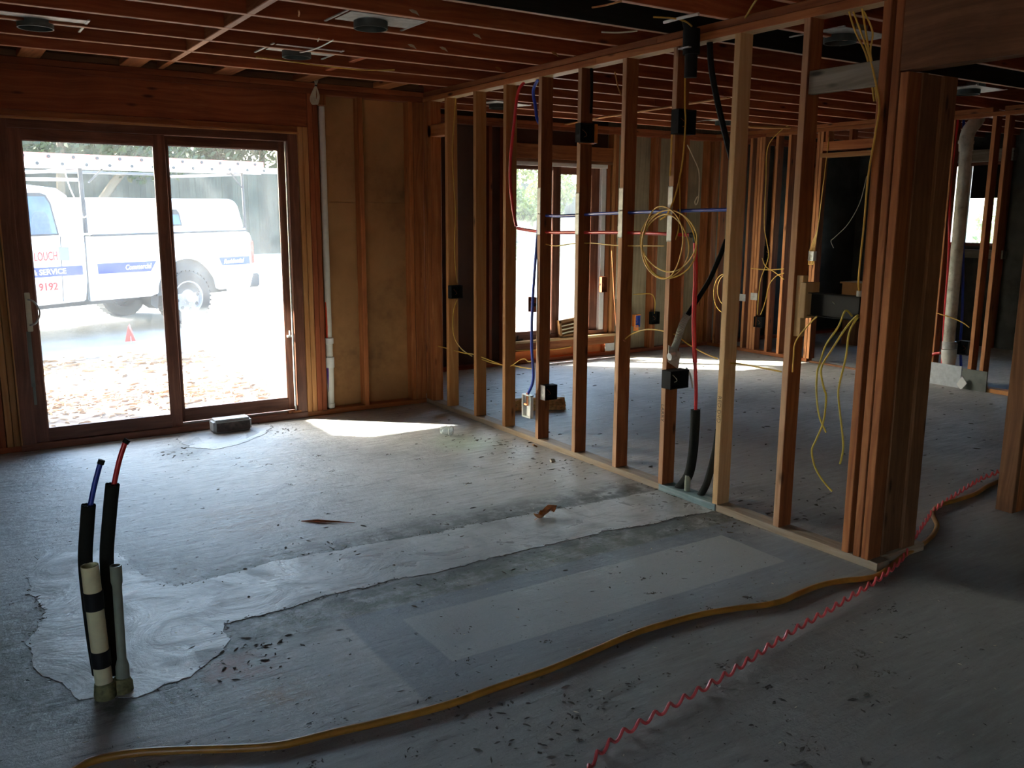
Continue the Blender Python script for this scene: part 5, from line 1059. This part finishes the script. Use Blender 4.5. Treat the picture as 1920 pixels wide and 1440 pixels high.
tree('broadleaf_tree', (1.0, 26, .5), [(0, 0, 4.2, 2.2, 1.9), (-1.8, 0, 3.3, 1.6, 1.5), (1.6, -.5, 3.2, 1.7, 1.5)], 9000, .10, 'leaf', 'green tree above the fence at the left of the sliding door view', seed=1)
tree('broadleaf_tree', (4.6, 26.5, .5), [(0, 0, 4.0, 2.3, 2.0), (1.9, 0, 3.4, 1.7, 1.5), (-1.2, -.5, 3.0, 1.4, 1.3)], 9000, .10, 'leaf', 'green tree behind the middle of the truck', seed=2)
tree('broadleaf_tree', (8.4, 26, .5), [(0, 0, 3.9, 2.3, 2.0), (1.6, 0, 3.2, 1.6, 1.5), (-1.6, 0, 3.3, 1.6, 1.6)], 9000, .10, 'leaf', 'green tree behind the tail of the truck', seed=3)
tree('shade_tree', (2.6, 21.5, .3), [(0, 0, 3.0, 1.5, .8), (1.6, 0, 2.7, 1.3, .8), (-1.6, 0, 2.8, 1.3, .8)], 5000, .08, 'leaf', 'low dark tree between the truck and the fence', seed=4)
tree('shrub', (13.6, 21.5, .6), [(0, 0, 1.3, .8, .8), (.7, 0, .9, .6, .6), (-.6, 0, .8, .6, .6)], 5000, .07, 'leaf_yellow', 'yellow-green bush seen through the left pane of the far window', 'bush', False, 5)
tree('shrub', (15.7, 22.5, .6), [(0, 0, 1.1, .7, .9), (.6, 0, 1.7, .6, .5)], 4000, .07, 'leaf_yellow', 'yellow-green bush seen through the right pane of the far window', 'bush', False, 6)
tree('broadleaf_tree', (16.5, 28, .8), [(0, 0, 3.6, 2.6, 1.8), (-2.2, 0, 3.0, 2.0, 1.6), (2.4, 0, 3.2, 2.0, 1.7)], 9000, .10, 'leaf_yellow', 'bright green tree behind the fence seen through the far window', seed=7)
tree('shrub', (17.5, 7.6, -.1), [(0, 0, 1.3, 1.3, 1.2), (.3, 1.4, 1.2, 1.1, 1.1)], 5000, .07, 'leaf_yellow', 'green bush outside the small bath window', 'bush', False, 8)
gg = MB(); rnd = random.Random(5)
for _ in range(9000):
    x = rnd.uniform(11.5, 21); y = rnd.uniform(19.5, 24.5); c = V((x, y, gz(x, y))); s = rnd.uniform(.04, .09); gg.add([c+V((-.012, 0, 0)), c+V((.012, 0, 0)), c+V((rnd.uniform(-.03, .03), rnd.uniform(-.03, .03), s))], [(0, 1, 2)])
tag(obj('lawn_grass', gg, 'grass', kind='stuff'), 'strip of grass in front of the far fence', 'grass')
for o in bpy.data.objects:
    if '_o' in o: del o['_o']
